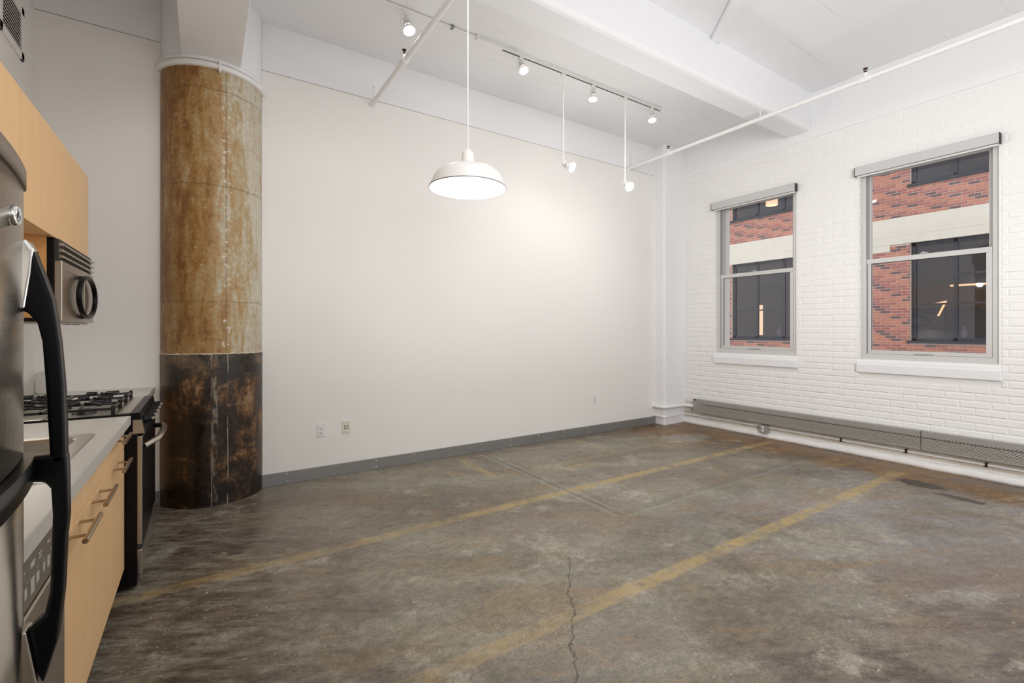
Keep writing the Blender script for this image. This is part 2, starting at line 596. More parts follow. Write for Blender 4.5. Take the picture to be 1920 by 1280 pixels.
def m_glass(name, tint=(1, 1, 1), refl=1.0):
    m = bpy.data.materials.new(name)
    m.use_nodes = True
    t = m.node_tree
    t.nodes.clear()
    o = t.nodes.new('ShaderNodeOutputMaterial')
    mx = t.nodes.new('ShaderNodeMixShader')
    tr = t.nodes.new('ShaderNodeBsdfTransparent')
    tr.inputs[0].default_value = tuple(tint) + (1,)
    gl = t.nodes.new('ShaderNodeBsdfGlossy')
    gl.inputs['Roughness'].default_value = 0.02
    fr = t.nodes.new('ShaderNodeFresnel')
    fr.inputs[0].default_value = 1.45
    mu = t.nodes.new('ShaderNodeMath')
    mu.operation = 'MULTIPLY'
    mu.inputs[1].default_value = refl
    t.links.new(fr.outputs[0], mu.inputs[0])
    t.links.new(mu.outputs[0], mx.inputs[0])
    t.links.new(tr.outputs[0], mx.inputs[1])
    t.links.new(gl.outputs[0], mx.inputs[2])
    t.links.new(mx.outputs[0], o.inputs[0])
    return m


def m_perf():
    """perforated sheet steel: real see-through holes in staggered rows"""
    t = NT('perforated_steel')
    x = t.xyz()
    a = t.math('SUBTRACT', t.math('FRACT', t.math('MULTIPLY', x['Y'], 1 / 0.026)), 0.5)
    row = t.math('FLOOR', t.math('MULTIPLY', x['Z'], 1 / 0.0125))
    a = t.math('SUBTRACT', t.math('FRACT', t.math('ADD', t.math('MULTIPLY', x['Y'], 1 / 0.026), t.math('MULTIPLY', row, 0.5))), 0.5)
    b = t.math('SUBTRACT', t.math('FRACT', t.math('MULTIPLY', x['Z'], 1 / 0.0125)), 0.5)
    d = t.math('ADD', t.math('MULTIPLY', a, a), t.math('MULTIPLY', t.math('MULTIPLY', b, b), 1.6))
    hole = t.ss(d, 0.12, 0.085)
    t.set((0.50, 0.48, 0.44), 0.42, 0.6)
    mx = t.n('ShaderNodeMixShader')
    tr = t.n('ShaderNodeBsdfTransparent')
    t.L(hole, mx.inputs[0])
    t.L(t.b.outputs[0], mx.inputs[1])
    t.L(tr.outputs[0], mx.inputs[2])
    t.L(mx.outputs[0], t.out.inputs[0])
    return t.m


M = {}
M['drywall'] = m_paint('white_drywall', (0.80, 0.775, 0.745))
M['ceil'] = m_paint('white_painted_concrete', (0.80, 0.80, 0.81), lines=True)
M['beam'] = m_paint('white_painted_beam', (0.80, 0.80, 0.81), lines=False)
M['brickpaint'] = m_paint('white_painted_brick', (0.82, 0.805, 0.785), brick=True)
M['floor'] = m_floor()
M['wood'] = m_wood('maple_veneer', (0.800, 0.520, 0.265))
M['wood_edge'] = m_wood('maple_edge', (0.66, 0.33, 0.11))
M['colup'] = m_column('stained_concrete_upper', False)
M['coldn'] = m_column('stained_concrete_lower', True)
M['white'] = plain('white_enamel', (0.80, 0.79, 0.77), 0.28, 0, 0.02)
M['whitematte'] = plain('white_pipe_paint', (0.80, 0.79, 0.775), 0.45, 0, 0.03, 8, 0.1)
M['alu'] = plain('grey_aluminium_frame', (0.60, 0.59, 0.575), 0.42, 0.15, 0.03)
M['alu_d'] = plain('grey_aluminium_track', (0.38, 0.38, 0.39), 0.5, 0.2, 0.03)
M['blind'] = plain('grey_blind_fascia', (0.56, 0.555, 0.55), 0.4, 0.1, 0.02)
M['steel'] = brushed('brushed_stainless', (0.50, 0.455, 0.385), 0.22, (1, 1, 60))
M['steel2'] = plain('satin_stainless', (0.56, 0.52, 0.46), 0.30, 1.0, 0.05)
M['chrome'] = plain('polished_chrome', (0.75, 0.75, 0.74), 0.14, 1.0, 0.02)
M['nickel'] = plain('satin_nickel', (0.52, 0.40, 0.28), 0.25, 1.0, 0.03)
M['galv'] = plain('galvanised_steel', (0.27, 0.27, 0.265), 0.42, 0.55, 0.12, 5)
M['radmetal'] = plain('grey_radiator_steel', (0.40, 0.39, 0.37), 0.45, 0.5, 0.08)
M['perf'] = m_perf()
M['black'] = plain('black_plastic', (0.004, 0.004, 0.005), 0.30, 0, 0.1)
M['black'].node_tree.nodes['Principled BSDF'].inputs['Specular IOR Level'].default_value = 0.15
M['blackm'] = plain('black_enamel', (0.004, 0.0035, 0.004), 0.35, 0, 0.1)
M['blackm'].node_tree.nodes['Principled BSDF'].inputs['Specular IOR Level'].default_value = 0.2
M['iron'] = plain('cast_iron', (0.006, 0.0055, 0.006), 0.32, 0, 0.2, 40, 0.3)
M['darkbronze'] = plain('dark_bronze', (0.060, 0.025, 0.012), 0.4, 0.8, 0.1)
M['dark'] = plain('dark_recess', (0.030, 0.027, 0.024), 0.7)
M['slot'] = plain('dark_slot', (0.05, 0.05, 0.05), 0.6)
M['counter'] = plain('grey_laminate', (0.56, 0.54, 0.50), 0.32, 0, 0.05, 70)
M['counter_edge'] = plain('grey_counter_edge', (0.50, 0.475, 0.43), 0.38, 0, 0.04, 40)
M['outlet'] = plain('white_plastic_plate', (0.74, 0.73, 0.71), 0.35, 0, 0.01)
M['cream'] = plain('cream_plastic_plate', (0.70, 0.67, 0.57), 0.35, 0, 0.01)
M['caulk'] = plain('dark_gap', (0.20, 0.19, 0.18), 0.8)
M['glass'] = m_glass('window_glass')
M['fac_glass'] = m_glass('dark_facade_glass', (0.66, 0.60, 0.66), 1.5)
M['bulb'] = emit('lit_reflector_bulb', (1.0, 0.97, 0.92), 26)
M['bulb_warm'] = emit('lit_pendant_bulb', (1.0, 0.95, 0.88), 9)
M['mortar'] = plain('pale_mortar', (0.70, 0.56, 0.48), 0.9, 0, 0.08, 9)
M['br_a'] = plain('orange_red_brick', (0.54, 0.215, 0.150), 0.85, 0, 0.28, 7)
M['br_b'] = plain('red_brick', (0.41, 0.150, 0.125), 0.85, 0, 0.28, 7)
M['br_c'] = plain('purple_brown_brick', (0.18, 0.100, 0.105), 0.85, 0, 0.22, 9)
M['fband'] = plain('cream_concrete_band', (0.74, 0.69, 0.60), 0.85, 0, 0.10, 3, 0.4, 20)
M['fframe'] = plain('dark_steel_window', (0.030, 0.032, 0.046), 0.45, 0.3, 0.1)
M['fdark'] = plain('dim_office_interior', (0.060, 0.046, 0.048), 0.8, 0, 0.4, 2)
M['warm'] = emit('warm_lit_shade', (1.0, 0.78, 0.42), 2.6)
M['warm2'] = emit('warm_lamp_tube', (1.0, 0.66, 0.28), 3.0)
M['pave'] = plain('alley_asphalt', (0.10, 0.10, 0.10), 0.9)
M['print'] = plain('pale_print', (0.40, 0.39, 0.37), 0.5)

# ------------------------------------------------------------------ the room
WY = 4.57      # drywall plane (the long wall)
WX = 5.95      # painted brick plane (window wall)
KX = -0.985    # kitchen wall plane
YB = -4.0      # wall behind the camera
Z1, Z2 = 4.02, 4.12

struct(MB().box(KX - .3, WX + .3, YB - .3, WY + .3, -0.12, 0).build('floor', M['floor']))
struct(MB().box(KX, WX, WY, WY + .2, 0, 3.600).build('wall_left', M['drywall']))
struct(MB().box(KX - .2, KX, YB, WY + .2, 0, Z2).build('wall_kitchen', M['drywall']))
struct(MB().box(KX, WX, YB - .2, YB, 0, Z2).build('wall_back', M['drywall']))
struct(MB().box(KX, WX, 2.93, WY + .2, Z1, Z1 + .2).box(KX, WX, YB, 2.66, Z2, Z2 + .12).build('ceiling', M['ceil']))
# concrete frame: beam over the long wall, beam over the windows, cross beam, beam over the column
struct(MB().box(KX, WX + .3, WY + .006, WY + .2, 3.605, Z1).build('trim_1', M['beam']))
struct(MB().prism([(WX - .02, Z2 + .1), (WX - .02, 3.64), (WX - .008, 3.605), (WX + .02, 3.592), (WX + .34, 3.592), (WX + .34, Z2 + .1)],
                  1, YB, WY + .01).build('trim_2', M['beam']))
struct(MB().prism([(2.66, Z2 + .1), (2.66, 3.735), (2.675, 3.70), (2.70, 3.688), (2.915, 3.688), (2.93, 3.70), (2.93, Z2 + .1)],
                  0, 0.25, WX - .02).build('trim_3', M['beam'], bevel=0.004))
struct(MB().box(-0.142, 0.252, YB, 4.36, 3.452, Z2 + .1).build('trim_4', M['beam'], bevel=0.006))
# corner pilaster with a soft plaster edge
ox, oy = 5.50, 4.40
pil = MB().prism([(ox, WY + .01), (ox, oy + .03), (ox + .008, oy + .008), (ox + .03, oy), (WX + .01, oy), (WX + .01, WY + .01)], 2, 0, Z1)
struct(pil.build('wall_corner', M['beam'], bevel=0.003))
# thin dark joint between drywall and beam
struct(MB().box(KX, ox, WY + .0015, WY + .01, 3.600, 3.605).build('trim_5', M['caulk']))

# openings in the window wall (two seen, two more behind the camera's right shoulder)
OPEN = [(2.835, 3.895, 1.05, 3.10), (1.115, 2.18, 1.05, 3.10), (-1.35, -0.28, 1.05, 3.10), (-3.1, -2.03, 1.05, 3.10)]
D0, D1 = WX + 0.004, WX + 0.34
mb = MB()
ys = sorted({YB, WY} | {o[0] for o in OPEN} | {o[1] for o in OPEN})
for a, b in zip(ys[:-1], ys[1:]):
    o = [q for q in OPEN if q[0] <= a + 1e-6 and q[1] >= b - 1e-6]
    if o:
        mb.box(D0, D1, a, b, 0, o[0][2])
        mb.box(D0, D1, a, b, o[0][3], 3.60)
    else:
        mb.box(D0, D1, a, b, 0, 3.60)
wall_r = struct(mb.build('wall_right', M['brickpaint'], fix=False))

# painted bricks, real relief: nearest 300 as parts, the others joined
BH, BL, J = 0.0685, 0.2150, 0.007


def brick_geo(w, h, d, ch, jit=0.0, rnd=None):
    """brick standing proud of the plane x=0 towards -x, centred at the origin"""
    r = rnd or random
    f = []
    for (y, z) in ((-w / 2, -h / 2), (w / 2, -h / 2), (w / 2, h / 2), (-w / 2, h / 2)):
        f.append((0.0, y, z))
    g = []
    for (y, z) in ((-w / 2, -h / 2), (w / 2, -h / 2), (w / 2, h / 2), (-w / 2, h / 2)):
        yy = y - math.copysign(ch, y) + r.uniform(-jit, jit)
        zz = z - math.copysign(ch, z) + r.uniform(-jit, jit)
        g.append((-d + r.uniform(-jit, jit) * .4, yy, zz))
    vs = f + g
    fs = [(4, 7, 6, 5), (0, 4, 5, 1), (1, 5, 6, 2), (2, 6, 7, 3), (3, 7, 4, 0)]
    return vs, fs


def hidden(y0, y1, z0, z1):
    """lies behind sill block, opening, radiator or outside"""
    for a, b, c, d in OPEN:
        if y1 > a - 0.01 and y0 < b + 0.01 and z1 > 0.90 and z0 < d + 0.015:
            return True
    return False


spots = []
row = 0
z = 0.085
while z < 3.59:
    off = (row % 2) * BL / 2
    y = 4.39 - off
    first = True
    while y > -0.6:
        y1, y0 = y, y - BL
        if first and off:
            y1 = 4.39
            first = False
        # clip against openings
        cut = [(y0, y1)]
        for a, b, c, d in OPEN:
            if z + BH > 0.905 and z < d + 0.02:
                nc = []
                for p, q in cut:
                    if q <= a - .012 or p >= b + .012:
                        nc.append((p, q))
                    else:
                        if p < a - .04:
                            nc.append((p, a - .012))
                        if q > b + .04:
                            nc.append((b + .012, q))
                cut = nc
        for p, q in cut:
            if q - p > 0.03 and z + BH < 3.60:
                spots.append(((p + q) / 2, z + BH / 2, q - p - J, BH - J))
        y -= BL
        if first and off:
            first = False
    z += BH
    row += 1


def depth_px(x, y, z):
    cy, sy = math.cos(math.radians(YAW)), math.sin(math.radians(YAW))
    D = x * cy + y * sy
    R_ = x * sy - y * cy
    if D < .1:
        return None
    return D, 960 + 880 * R_ / D, 618.4 - 880 * (z - 1.36) / D


vis = []
rest = []
for s_ in spots:
    q = depth_px(WX, s_[0], s_[1])
    if q and -30 < q[1] < 1950 and s_[1] < 2.7 and s_[1] > 0.36:
        vis.append((q[0], s_))
    else:
        rest.append(s_)
vis.sort(key=lambda a: a[0])
rest += [s_ for _, s_ in vis[300:]]
cache = {}
for i, (_, (yc, zc, w, h)) in enumerate(vis[:300]):
    dp = 0.0055 if zc < 1.2 else (0.0042 if zc < 2.0 else 0.003)
    key = (round(w, 3), round(h, 3), dp, i % 5)
    if key not in cache:
        b = MB()
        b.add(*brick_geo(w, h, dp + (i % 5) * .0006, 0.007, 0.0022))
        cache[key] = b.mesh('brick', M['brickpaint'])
    o = bpy.data.objects.new('brick', cache[key])
    C.objects.link(o)
    o.location = (D0 + .0005, yc, zc)
    o.rotation_euler = (random.uniform(-.006, .006), 0, random.uniform(-.004, .004))
    o.parent = wall_r
mb = MB()
for (yc, zc, w, h) in rest:
    dp = 0.0055 if zc < 1.2 else (0.0042 if zc < 2.0 else 0.0028)
    vs, fs = brick_geo(w, h, dp, 0.008, 0.0022)
    ang = random.uniform(-.006, .006)
    mb.add([(D0 + .0005 + v[0], yc + v[1] - v[2] * ang, zc + v[2] + v[1] * ang) for v in vs], fs)
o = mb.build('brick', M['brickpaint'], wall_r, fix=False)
o['kind'] = 'stuff'

# smooth rendered strip + curb along the foot of the window wall
pr = [(WX - .001, 0.0), (5.918, 0.0), (5.915, 0.025), (5.920, 0.050), (5.930, 0.066), (5.942, 0.074), (WX + .01, 0.080), (WX + .01, 0)]
mb = MB()
n = 60
for i in range(n):
    a = YB + (oy - YB) * i / n
    b = YB + (oy - YB) * (i + 1) / n
    da = 0.008 * math.sin(i * 1.7) + 0.006 * math.sin(i * .6)
    db = 0.008 * math.sin((i + 1) * 1.7) + 0.006 * math.sin((i + 1) * .6)
    v0 = [(p[0] + (da if p[0] < 5.935 else 0), a, p[1] + (da * .5 if p[1] > .05 else 0)) for p in pr]
    v1 = [(p[0] + (db if p[0] < 5.935 else 0), b, p[1] + (db * .5 if p[1] > .05 else 0)) for p in pr]
    k = len(pr)
    mb.add(v0 + v1, [(j, (j + 1) % k, k + (j + 1) % k, k + j) for j in range(k)], 0, True)
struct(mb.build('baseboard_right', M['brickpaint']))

# steel baseboards with screws along the long wall
bb = struct(MB().box(0.40, ox, WY - .012, WY, 0, 0.108).build('baseboard_left', M['galv'], bevel=0.002))
x = 0.62
while x < 5.4:
    for zz in (0.022, 0.085):
        mt = Matrix.Translation((x, WY - .012, zz)) @ Matrix.Rotation(PI / 2, 4, 'X')
        MB().lathe([(0.007, 0), (0.006, 0.003), (0.0, 0.004)], 8, 0, mt).build('screw', M['chrome'], bb)
    x += 0.395
b2 = struct(MB().box(-0.60, -0.27, WY - .012, WY, 0, 0.108).build('baseboard_kitchen', M['galv'], bevel=0.002))
mt = Matrix.Translation((-0.30, WY - .012, .03)) @ Matrix.Rotation(PI / 2, 4, 'X')
MB().lathe([(0.007, 0), (0.006, 0.003), (0.0, 0.004)], 8, 0, mt).build('screw', M['chrome'], b2)

# ------------------------------------------------------------------ windows
def window(i, y0, y1, z0, z1):
    w = struct(MB().build('window_%d' % i, M['alu'], fix=False))
    fx0, fx1 = WX + .030, WX + .12
    # white reveal lining is the brick wall itself; frame
    f = MB()
    f.box(fx0, fx1, y1 - .045, y1 + .0, z0, z1)
    f.box(fx0, fx1, y0, y0 + .045, z0, z1)
    f.box(fx0 + .002, fx1, y0 + .045, y1 - .045, z1 - .05, z1)
    f.box(fx0 - .004, fx1, y0, y1, z0, z0 + .055)
    f.build('window_frame', M['alu'], w, bevel=0.003)
    # grooved jamb tracks
    g = MB()
    for s0, s1 in ((y1 - .0505, y1 - .0455), (y1 - .060, y1 - .055), (y0 + .0455, y0 + .0505)):
        g.box(fx0 + .012, fx1, s0, s1, z0 + .055, z1 - .05)
    g.build('jamb_track', M['alu_d'], w)
    zm = 2.105
    # upper sash (outer)
    ux0, ux1 = fx0 + .052, fx0 + .082
    us = MB()
    us.box(ux0, ux1, y1 - .078, y1 - .046, zm - .02, z1 - .05)
    us.box(ux0, ux1, y0 + .046, y0 + .078, zm - .02, z1 - .05)
    us.box(ux0 + .001, ux1 - .001, y0 + .0785, y1 - .0785, z1 - .085, z1 - .051)
    us.box(ux0 + .001, ux1 - .001, y0 + .0785, y1 - .0785, zm - .019, zm + .012)
    us = us.build('upper_sash', M['alu'], w, bevel=0.002)
    MB().box(ux0 + .013, ux0 + .017, y0 + .07, y1 - .07, zm, z1 - .07).build('pane', M['glass'], us)
    # lower sash (inner)
    lx0, lx1 = fx0 + .012, fx0 + .045
    ls = MB()
    ls.box(lx0, lx1, y1 - .090, y1 - .050, z0 + .057, zm + .012)
    ls.box(lx0, lx1, y0 + .050, y0 + .090, z0 + .057, zm + .012)
    ls.box(lx0 - .004, lx1 - .001, y0 + .0505, y1 - .0505, zm - .035, zm + .014)
    ls.box(lx0 + .001, lx1 - .001, y0 + .0905, y1 - .0905, z0 + .057, z0 + .095)
    ls = ls.build('lower_sash', M['alu'], w, bevel=0.002)
    MB().box(lx0 + .014, lx0 + .018, y0 + .08, y1 - .08, z0 + .09, zm - .02).build('pane', M['glass'], ls)
    # dark glazing gasket
    gk = MB()
    gk.box(lx0 + .006, lx0 + .013, y1 - .0945, y1 - .0895, z0 + .095, zm - .035)
    gk.box(lx0 + .006, lx0 + .013, y0 + .09, y1 - .09, zm - .040, zm - .035)
    gk.build('gasket', M['dark'], ls)
    ym = (y0 + y1) / 2
    MB().box(lx0 - .014, lx0 + .02, ym - .03, ym + .03, zm + .014, zm + .026).box(lx0 - .02, lx0 - .005, ym - .012, ym + .012, zm + .016, zm + .034).build('sash_lock', M['alu_d'], ls, bevel=0.002)
    MB().box(lx0 - .016, lx0 + .002, ym - .07, ym + .07, z0 + .062, z0 + .070).build('sash_lift', M['alu_d'], ls)
    # sloping plaster sill block
    p = [(WX - .035, 0.905), (WX - .038, 0.995), (WX - .030, 1.005), (WX + .05, z0 + .004), (WX + .05, 0.905)]
    MB().prism(p, 1, y0 - .022, y1 + .022).build('window_sill', M['beam'], w, bevel=0.006)
    # rough painted edge of the left reveal
    e = MB()
    zz = z0
    k = 0
    while zz < z1 - .02:
        hh = BH
        dd = 0.006 + 0.004 * ((k * 7) % 3)
        e.box(WX - .004, WX + .03, y1 - dd * .4, y1 + .012, zz + .004, min(z1, zz + hh - .003))
        zz += hh
        k += 1
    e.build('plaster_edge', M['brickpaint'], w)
    return w


for i, (a, b, c, d) in enumerate(OPEN):
    window(i + 1, a, b, c, d)

# roller blinds, rolled up in their fascias
for (a, b, c, d), lab in ((OPEN[0], 'rolled-up grey roller blind cassette above the smaller, left-hand window'),
                          (OPEN[1], 'rolled-up grey roller blind cassette above the larger, right-hand window')):
    t_ = thing('roller_blind', lab, 'blind', (WX - .03, (a + b) / 2, 3.02), 'roller blinds above the windows')
    y0, y1 = a - .018, b + .030
    MB().prism([(WX - .062, 3.022), (WX - .062, 3.108), (WX - .055, 3.115), (WX - .002, 3.115), (WX - .002, 3.100), (WX - .045, 3.095), (WX - .050, 3.022)],
               1, y0 + .006, y1 - .006).build('fascia', M['blind'], t_, bevel=0.002)
    MB().box(WX - .060, WX - .002, y1 - .005, y1, 3.018, 3.112).build('end_bracket', M['dark'], t_)
    MB().box(WX - .060, WX - .002, y0, y0 + .005, 3.018, 3.112).build('end_bracket', M['dark'], t_)
    MB().tube([(WX - .026, y0 + .006, 3.062), (WX - .026, y1 - .006, 3.062)], 0.020, 16).build('fabric_roll', M['blind'], t_)
    MB().box(WX - .034, WX - .020, y0 + .012, y1 - .012, 3.005, 3.022).build('hem_bar', M['white'], t_, bevel=0.002)

# ------------------------------------------------------------------ concrete column
cx, cy_, cr = 0.072, 4.655, 0.362
col = thing('concrete_column', 'thick round concrete column, stained orange-brown above and near-black below', 'column', (cx, cy_, 0))


def half_cyl(r, z0, z1, seg=72, rf=None):
    """front part of a round shaft, flattened against the wall plane"""
    vs = []
    rows = [z0, z1] if rf is None else [q[0] for q in rf]
    rads = [r, r] if rf is None else [q[1] for q in rf]
    pts = []
    for zz, rr in zip(rows, rads):
        a0 = math.asin(min(1, (cy_ - WY + .004) / rr))
        ring = []
        for k in range(seg + 1):
            a = PI + a0 + (PI - 2 * a0) * k / seg
            ring.append((cx + rr * math.cos(a), cy_ + rr * math.sin(a), zz))
        pts.append(ring)
    m = seg + 1
    fs = []
    for i in range(len(pts) - 1):
        for k in range(seg):
            fs.append((i * m + k, i * m + k + 1, (i + 1) * m + k + 1, (i + 1) * m + k))
        fs.append((i * m + seg, i * m, (i + 1) * m, (i + 1) * m + seg))
    b = MB()
    b.add([v for g in pts for v in g], fs, 0, True)
    b.add(pts[0], [tuple(range(m))[::-1]])
    b.add(pts[-1], [tuple(range(m))])
    return b


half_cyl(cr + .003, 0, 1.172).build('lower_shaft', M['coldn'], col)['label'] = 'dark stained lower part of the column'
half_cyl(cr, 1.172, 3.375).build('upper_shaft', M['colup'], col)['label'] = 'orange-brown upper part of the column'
half_cyl(cr - .004, 3.36, Z1 - .001).build('white_head', M['beam'], col)
half_cyl(cr, 0, 0, rf=[(3.375, cr + .004), (3.378, cr + .022), (3.384, cr + .028), (3.408, cr + .028), (3.415, cr + .022), (3.416, cr + .001)]).build('pipe_ring', M['whitematte'], col)
half_cyl(cr + .0005, 3.4155, 3.427).build('shadow_gap', M['dark'], col)
half_cyl(cr, 0, 0, rf=[(3.426, cr + .0), (3.427, cr + .016), (3.445, cr + .014), (3.465, cr + .002), (3.475, cr - .004)]).build('collar', M['beam'], col)
MB().box(cx + .03, cx + .045, cy_ - cr - .036, cy_ - cr - .0, 3.35, 3.43).build('hanger_strap', M['whitematte'], col)
# chipped paint lip where the two colours meet
mb = MB()
for k in range(70):
    a = PI + .26 + (PI - .52) * k / 70 + random.uniform(-.01, .01)
    r = cr + .002
    w = random.uniform(.006, .018)
    hh = random.uniform(.003, .009)
    c0 = Vector((cx + r * math.cos(a), cy_ + r * math.sin(a), 1.172 + random.uniform(-.002, .004)))
    tt = Vector((-math.sin(a), math.cos(a), 0)) * w
    nn = Vector((math.cos(a), math.sin(a), 0)) * .004
    u = Vector((0, 0, hh))
    mb.add([c0 - tt, c0 + tt, c0 + tt + u * .4, c0 - tt * .6 + u, c0 - tt * .8 + nn, c0 + tt * .8 + nn, c0 + tt * .5 + nn + u * .3, c0 - tt * .4 + nn + u * .7],
           [(4, 5, 6, 7), (0, 1, 5, 4), (1, 2, 6, 5), (2, 3, 7, 6), (3, 0, 4, 7)])
o = mb.build('chipped_lip', M['fband'], col)
o['kind'] = 'stuff'

# ------------------------------------------------------------------ ceiling pipes
def pipe_run(label, X0, zc, yend, hangers, heads, group='white sprinkler pipes under the ceiling'):
    t_ = thing('sprinkler_pipe', label, 'pipe', (X0, WY, zc), group)
    MB().tube([(X0, WY - .002, zc), (X0, yend, zc)], 0.021, 16).build('pipe', M['whitematte'], t_)
    mt = Matrix.Translation((X0, WY, zc)) @ Matrix.Rotation(PI / 2, 4, 'X')
    MB().lathe([(0.0, 0.012), (0.028, 0.012), (0.034, 0.006), (0.034, 0.0)], 20, 0, mt).build('wall_flange', M['whitematte'], t_)
    for y, top in hangers:
        g = MB().tube([(X0, y, zc + .02), (X0, y, top)], 0.0045, 8)
        g.tube([(X0 + .025 * math.cos(k * PI / 8), y, zc + .025 * math.sin(k * PI / 8)) for k in range(17)], 0.004, 6)
        g.tube([(X0, y, top - .012), (X0, y, top)], 0.011, 10)
        g.build('hanger', M['whitematte'], t_)
    for y in heads:
        g = MB().tube([(X0, y - .042, zc), (X0, y + .042, zc)], 0.029, 16)
        g.tube([(X0, y, zc), (X0, y, zc + .052)], 0.020, 14)
        c = g.build('coupling', M['whitematte'], t_)
        h = MB().tube([(X0, y, zc + .052), (X0, y, zc + .068)], 0.011, 10)
        for s_ in (-1, 1):
            h.tube([(X0, y + s_ * .010, zc + .066), (X0, y + s_ * .012, zc + .082), (X0, y + s_ * .004, zc + .092)], 0.003, 6)
        h.tube([(X0, y, zc + .066), (X0, y, zc + .090)], 0.003, 6)
        h.tube([(X0, y, zc + .090), (X0, y, zc + .094)], [0.018, 0.019], 14)
        h.build('sprinkler_head', M['darkbronze'], t_)
    return t_


pipe_run('white sprinkler pipe left of the dome pendant, running out from the long wall', 1.373, 3.555, YB + .0, [(4.50, 3.70), (0.8, Z2), (-2, Z2)], [3.69, 0.3])
pipe_run('white sprinkler pipe on the right, passing from the far corner over the windows', 4.95, 3.605, YB + .0, [(4.50, 3.80), (2.72, 3.69), (-1, Z2)], [3.90, 1.77, -1.2])

# small wall-top nail heads / hooks at the drywall joint
# diagonal boxed strip under the near ceiling
o = MB()
A = Vector((4.06, 2.655, Z2 - .005))
B_ = Vector((3.10, 1.50, Z2 - .005))
d = (B_ - A).normalized()
nrm = Vector((-d.y, d.x, 0)) * .055
o.add([A - nrm, A + nrm, B_ + nrm, B_ - nrm] + [v - Vector((0, 0, .030)) for v in (A - nrm, A + nrm, B_ + nrm, B_ - nrm)],
      [(0, 1, 2, 3), (4, 7, 6, 5), (0, 4, 5, 1), (1, 5, 6, 2), (2, 6, 7, 3), (3, 7, 4, 0)])
struct(o.build('trim_6', M['beam'], bevel=0.003))

# ------------------------------------------------------------------ track lighting
TY = 3.72
trk = thing('light_track', 'white ceiling light track with a dark slot, fed by a thin conduit', 'light track', (3.3, TY, 4.0))
MB().box(2.22, 4.58, TY - .018, TY + .018, Z1 - .040, Z1).build('rail', M['whitematte'], trk, bevel=0.002)
MB().box(2.34, 4.57, TY - .008, TY + .008, Z1 - .0415, Z1 - .0395).build('slot', M['slot'], trk)
MB().box(2.06, 2.24, TY - .022, TY + .022, Z1 - .042, Z1).build('feed_box', M['whitematte'], trk, bevel=0.003)
MB().tube([(2.07, TY, Z1 - .012), (0.27, TY, Z1 - .012)], 0.010, 10).build('conduit', M['whitematte'], trk)
for x in (1.1, 1.82):
    MB().box(x - .012, x + .012, TY - .02, TY + .02, Z1 - .024, Z1).build('conduit_clip', M['galv'], trk)


def spot(name, loc, target, power, size=75):
    l = bpy.data.lights.new(name, 'SPOT')
    l.energy = power
    l.spot_size = math.radians(size)
    l.spot_blend = 0.7
    l.shadow_soft_size = 0.035
    l.color = (1.0, 0.975, 0.94)
    o = bpy.data.objects.new(name, l)
    C.objects.link(o)
    o.location = loc
    o.rotation_euler = (Vector(target) - Vector(loc)).to_track_quat('-Z', 'Y').to_euler()
    return o


def lamp_head(root, joint, aim, s=1.0, parent_rot=True):
    """gimbal holder with bare reflector bulb; joint = swivel point, aim = direction of light"""
    aim = Vector(aim).normalized()
    q = aim.to_track_quat('Z', 'Y').to_matrix().to_4x4()
    Mx = Matrix.Translation(joint) @ q
    sc = s
    # socket
    MB().lathe([(0.0, -.010), (0.020 * sc, -.010), (0.024 * sc, 0.0), (0.024 * sc, .050 * sc), (0.027 * sc, .052 * sc), (0.027 * sc, .060 * sc), (0.020 * sc, .060 * sc)], 20, 0, Mx).build('socket', M['whitematte'], root)
    MB().lathe([(0.0265 * sc, .046 * sc), (0.0285 * sc, .048 * sc), (0.0285 * sc, .054 * sc), (0.0265 * sc, .056 * sc)], 20, 0, Mx).build('socket_band', M['galv'], root)
    # open wire cage
    cage = MB()
    for k in range(4):
        a = PI / 4 + k * PI / 2
        path = []
        for (r, zz) in ((0.022, -.006), (0.046, 0.0), (0.048, 0.02), (0.048, 0.12)):
            path.append(Mx @ Vector((r * sc * math.cos(a), r * sc * math.sin(a), zz * sc)))
        cage.tube(path, 0.0022, 6)
    cage.tube([Mx @ Vector((0.048 * sc * math.cos(k * PI / 12), 0.048 * sc * math.sin(k * PI / 12), .12 * sc)) for k in range(25)], 0.003, 6)
    cage.build('lamp_cage', M['whitematte'], root)
    b = MB().lathe([(0.016 * sc, .056 * sc), (0.022 * sc, .070 * sc), (0.036 * sc, .098 * sc), (0.0425 * sc, .118 * sc)], 24, 0, Mx)
    b = b.build('bulb_neck', M['white'], root)
    MB().lathe([(0.0425 * sc, .118 * sc), (0.040 * sc, .126 * sc), (0.028 * sc, .134 * sc), (0.0, .138 * sc)], 24, 0, Mx).build('bulb_face', M['bulb'], root)
    return Mx @ Vector((0, 0, .16 * sc))


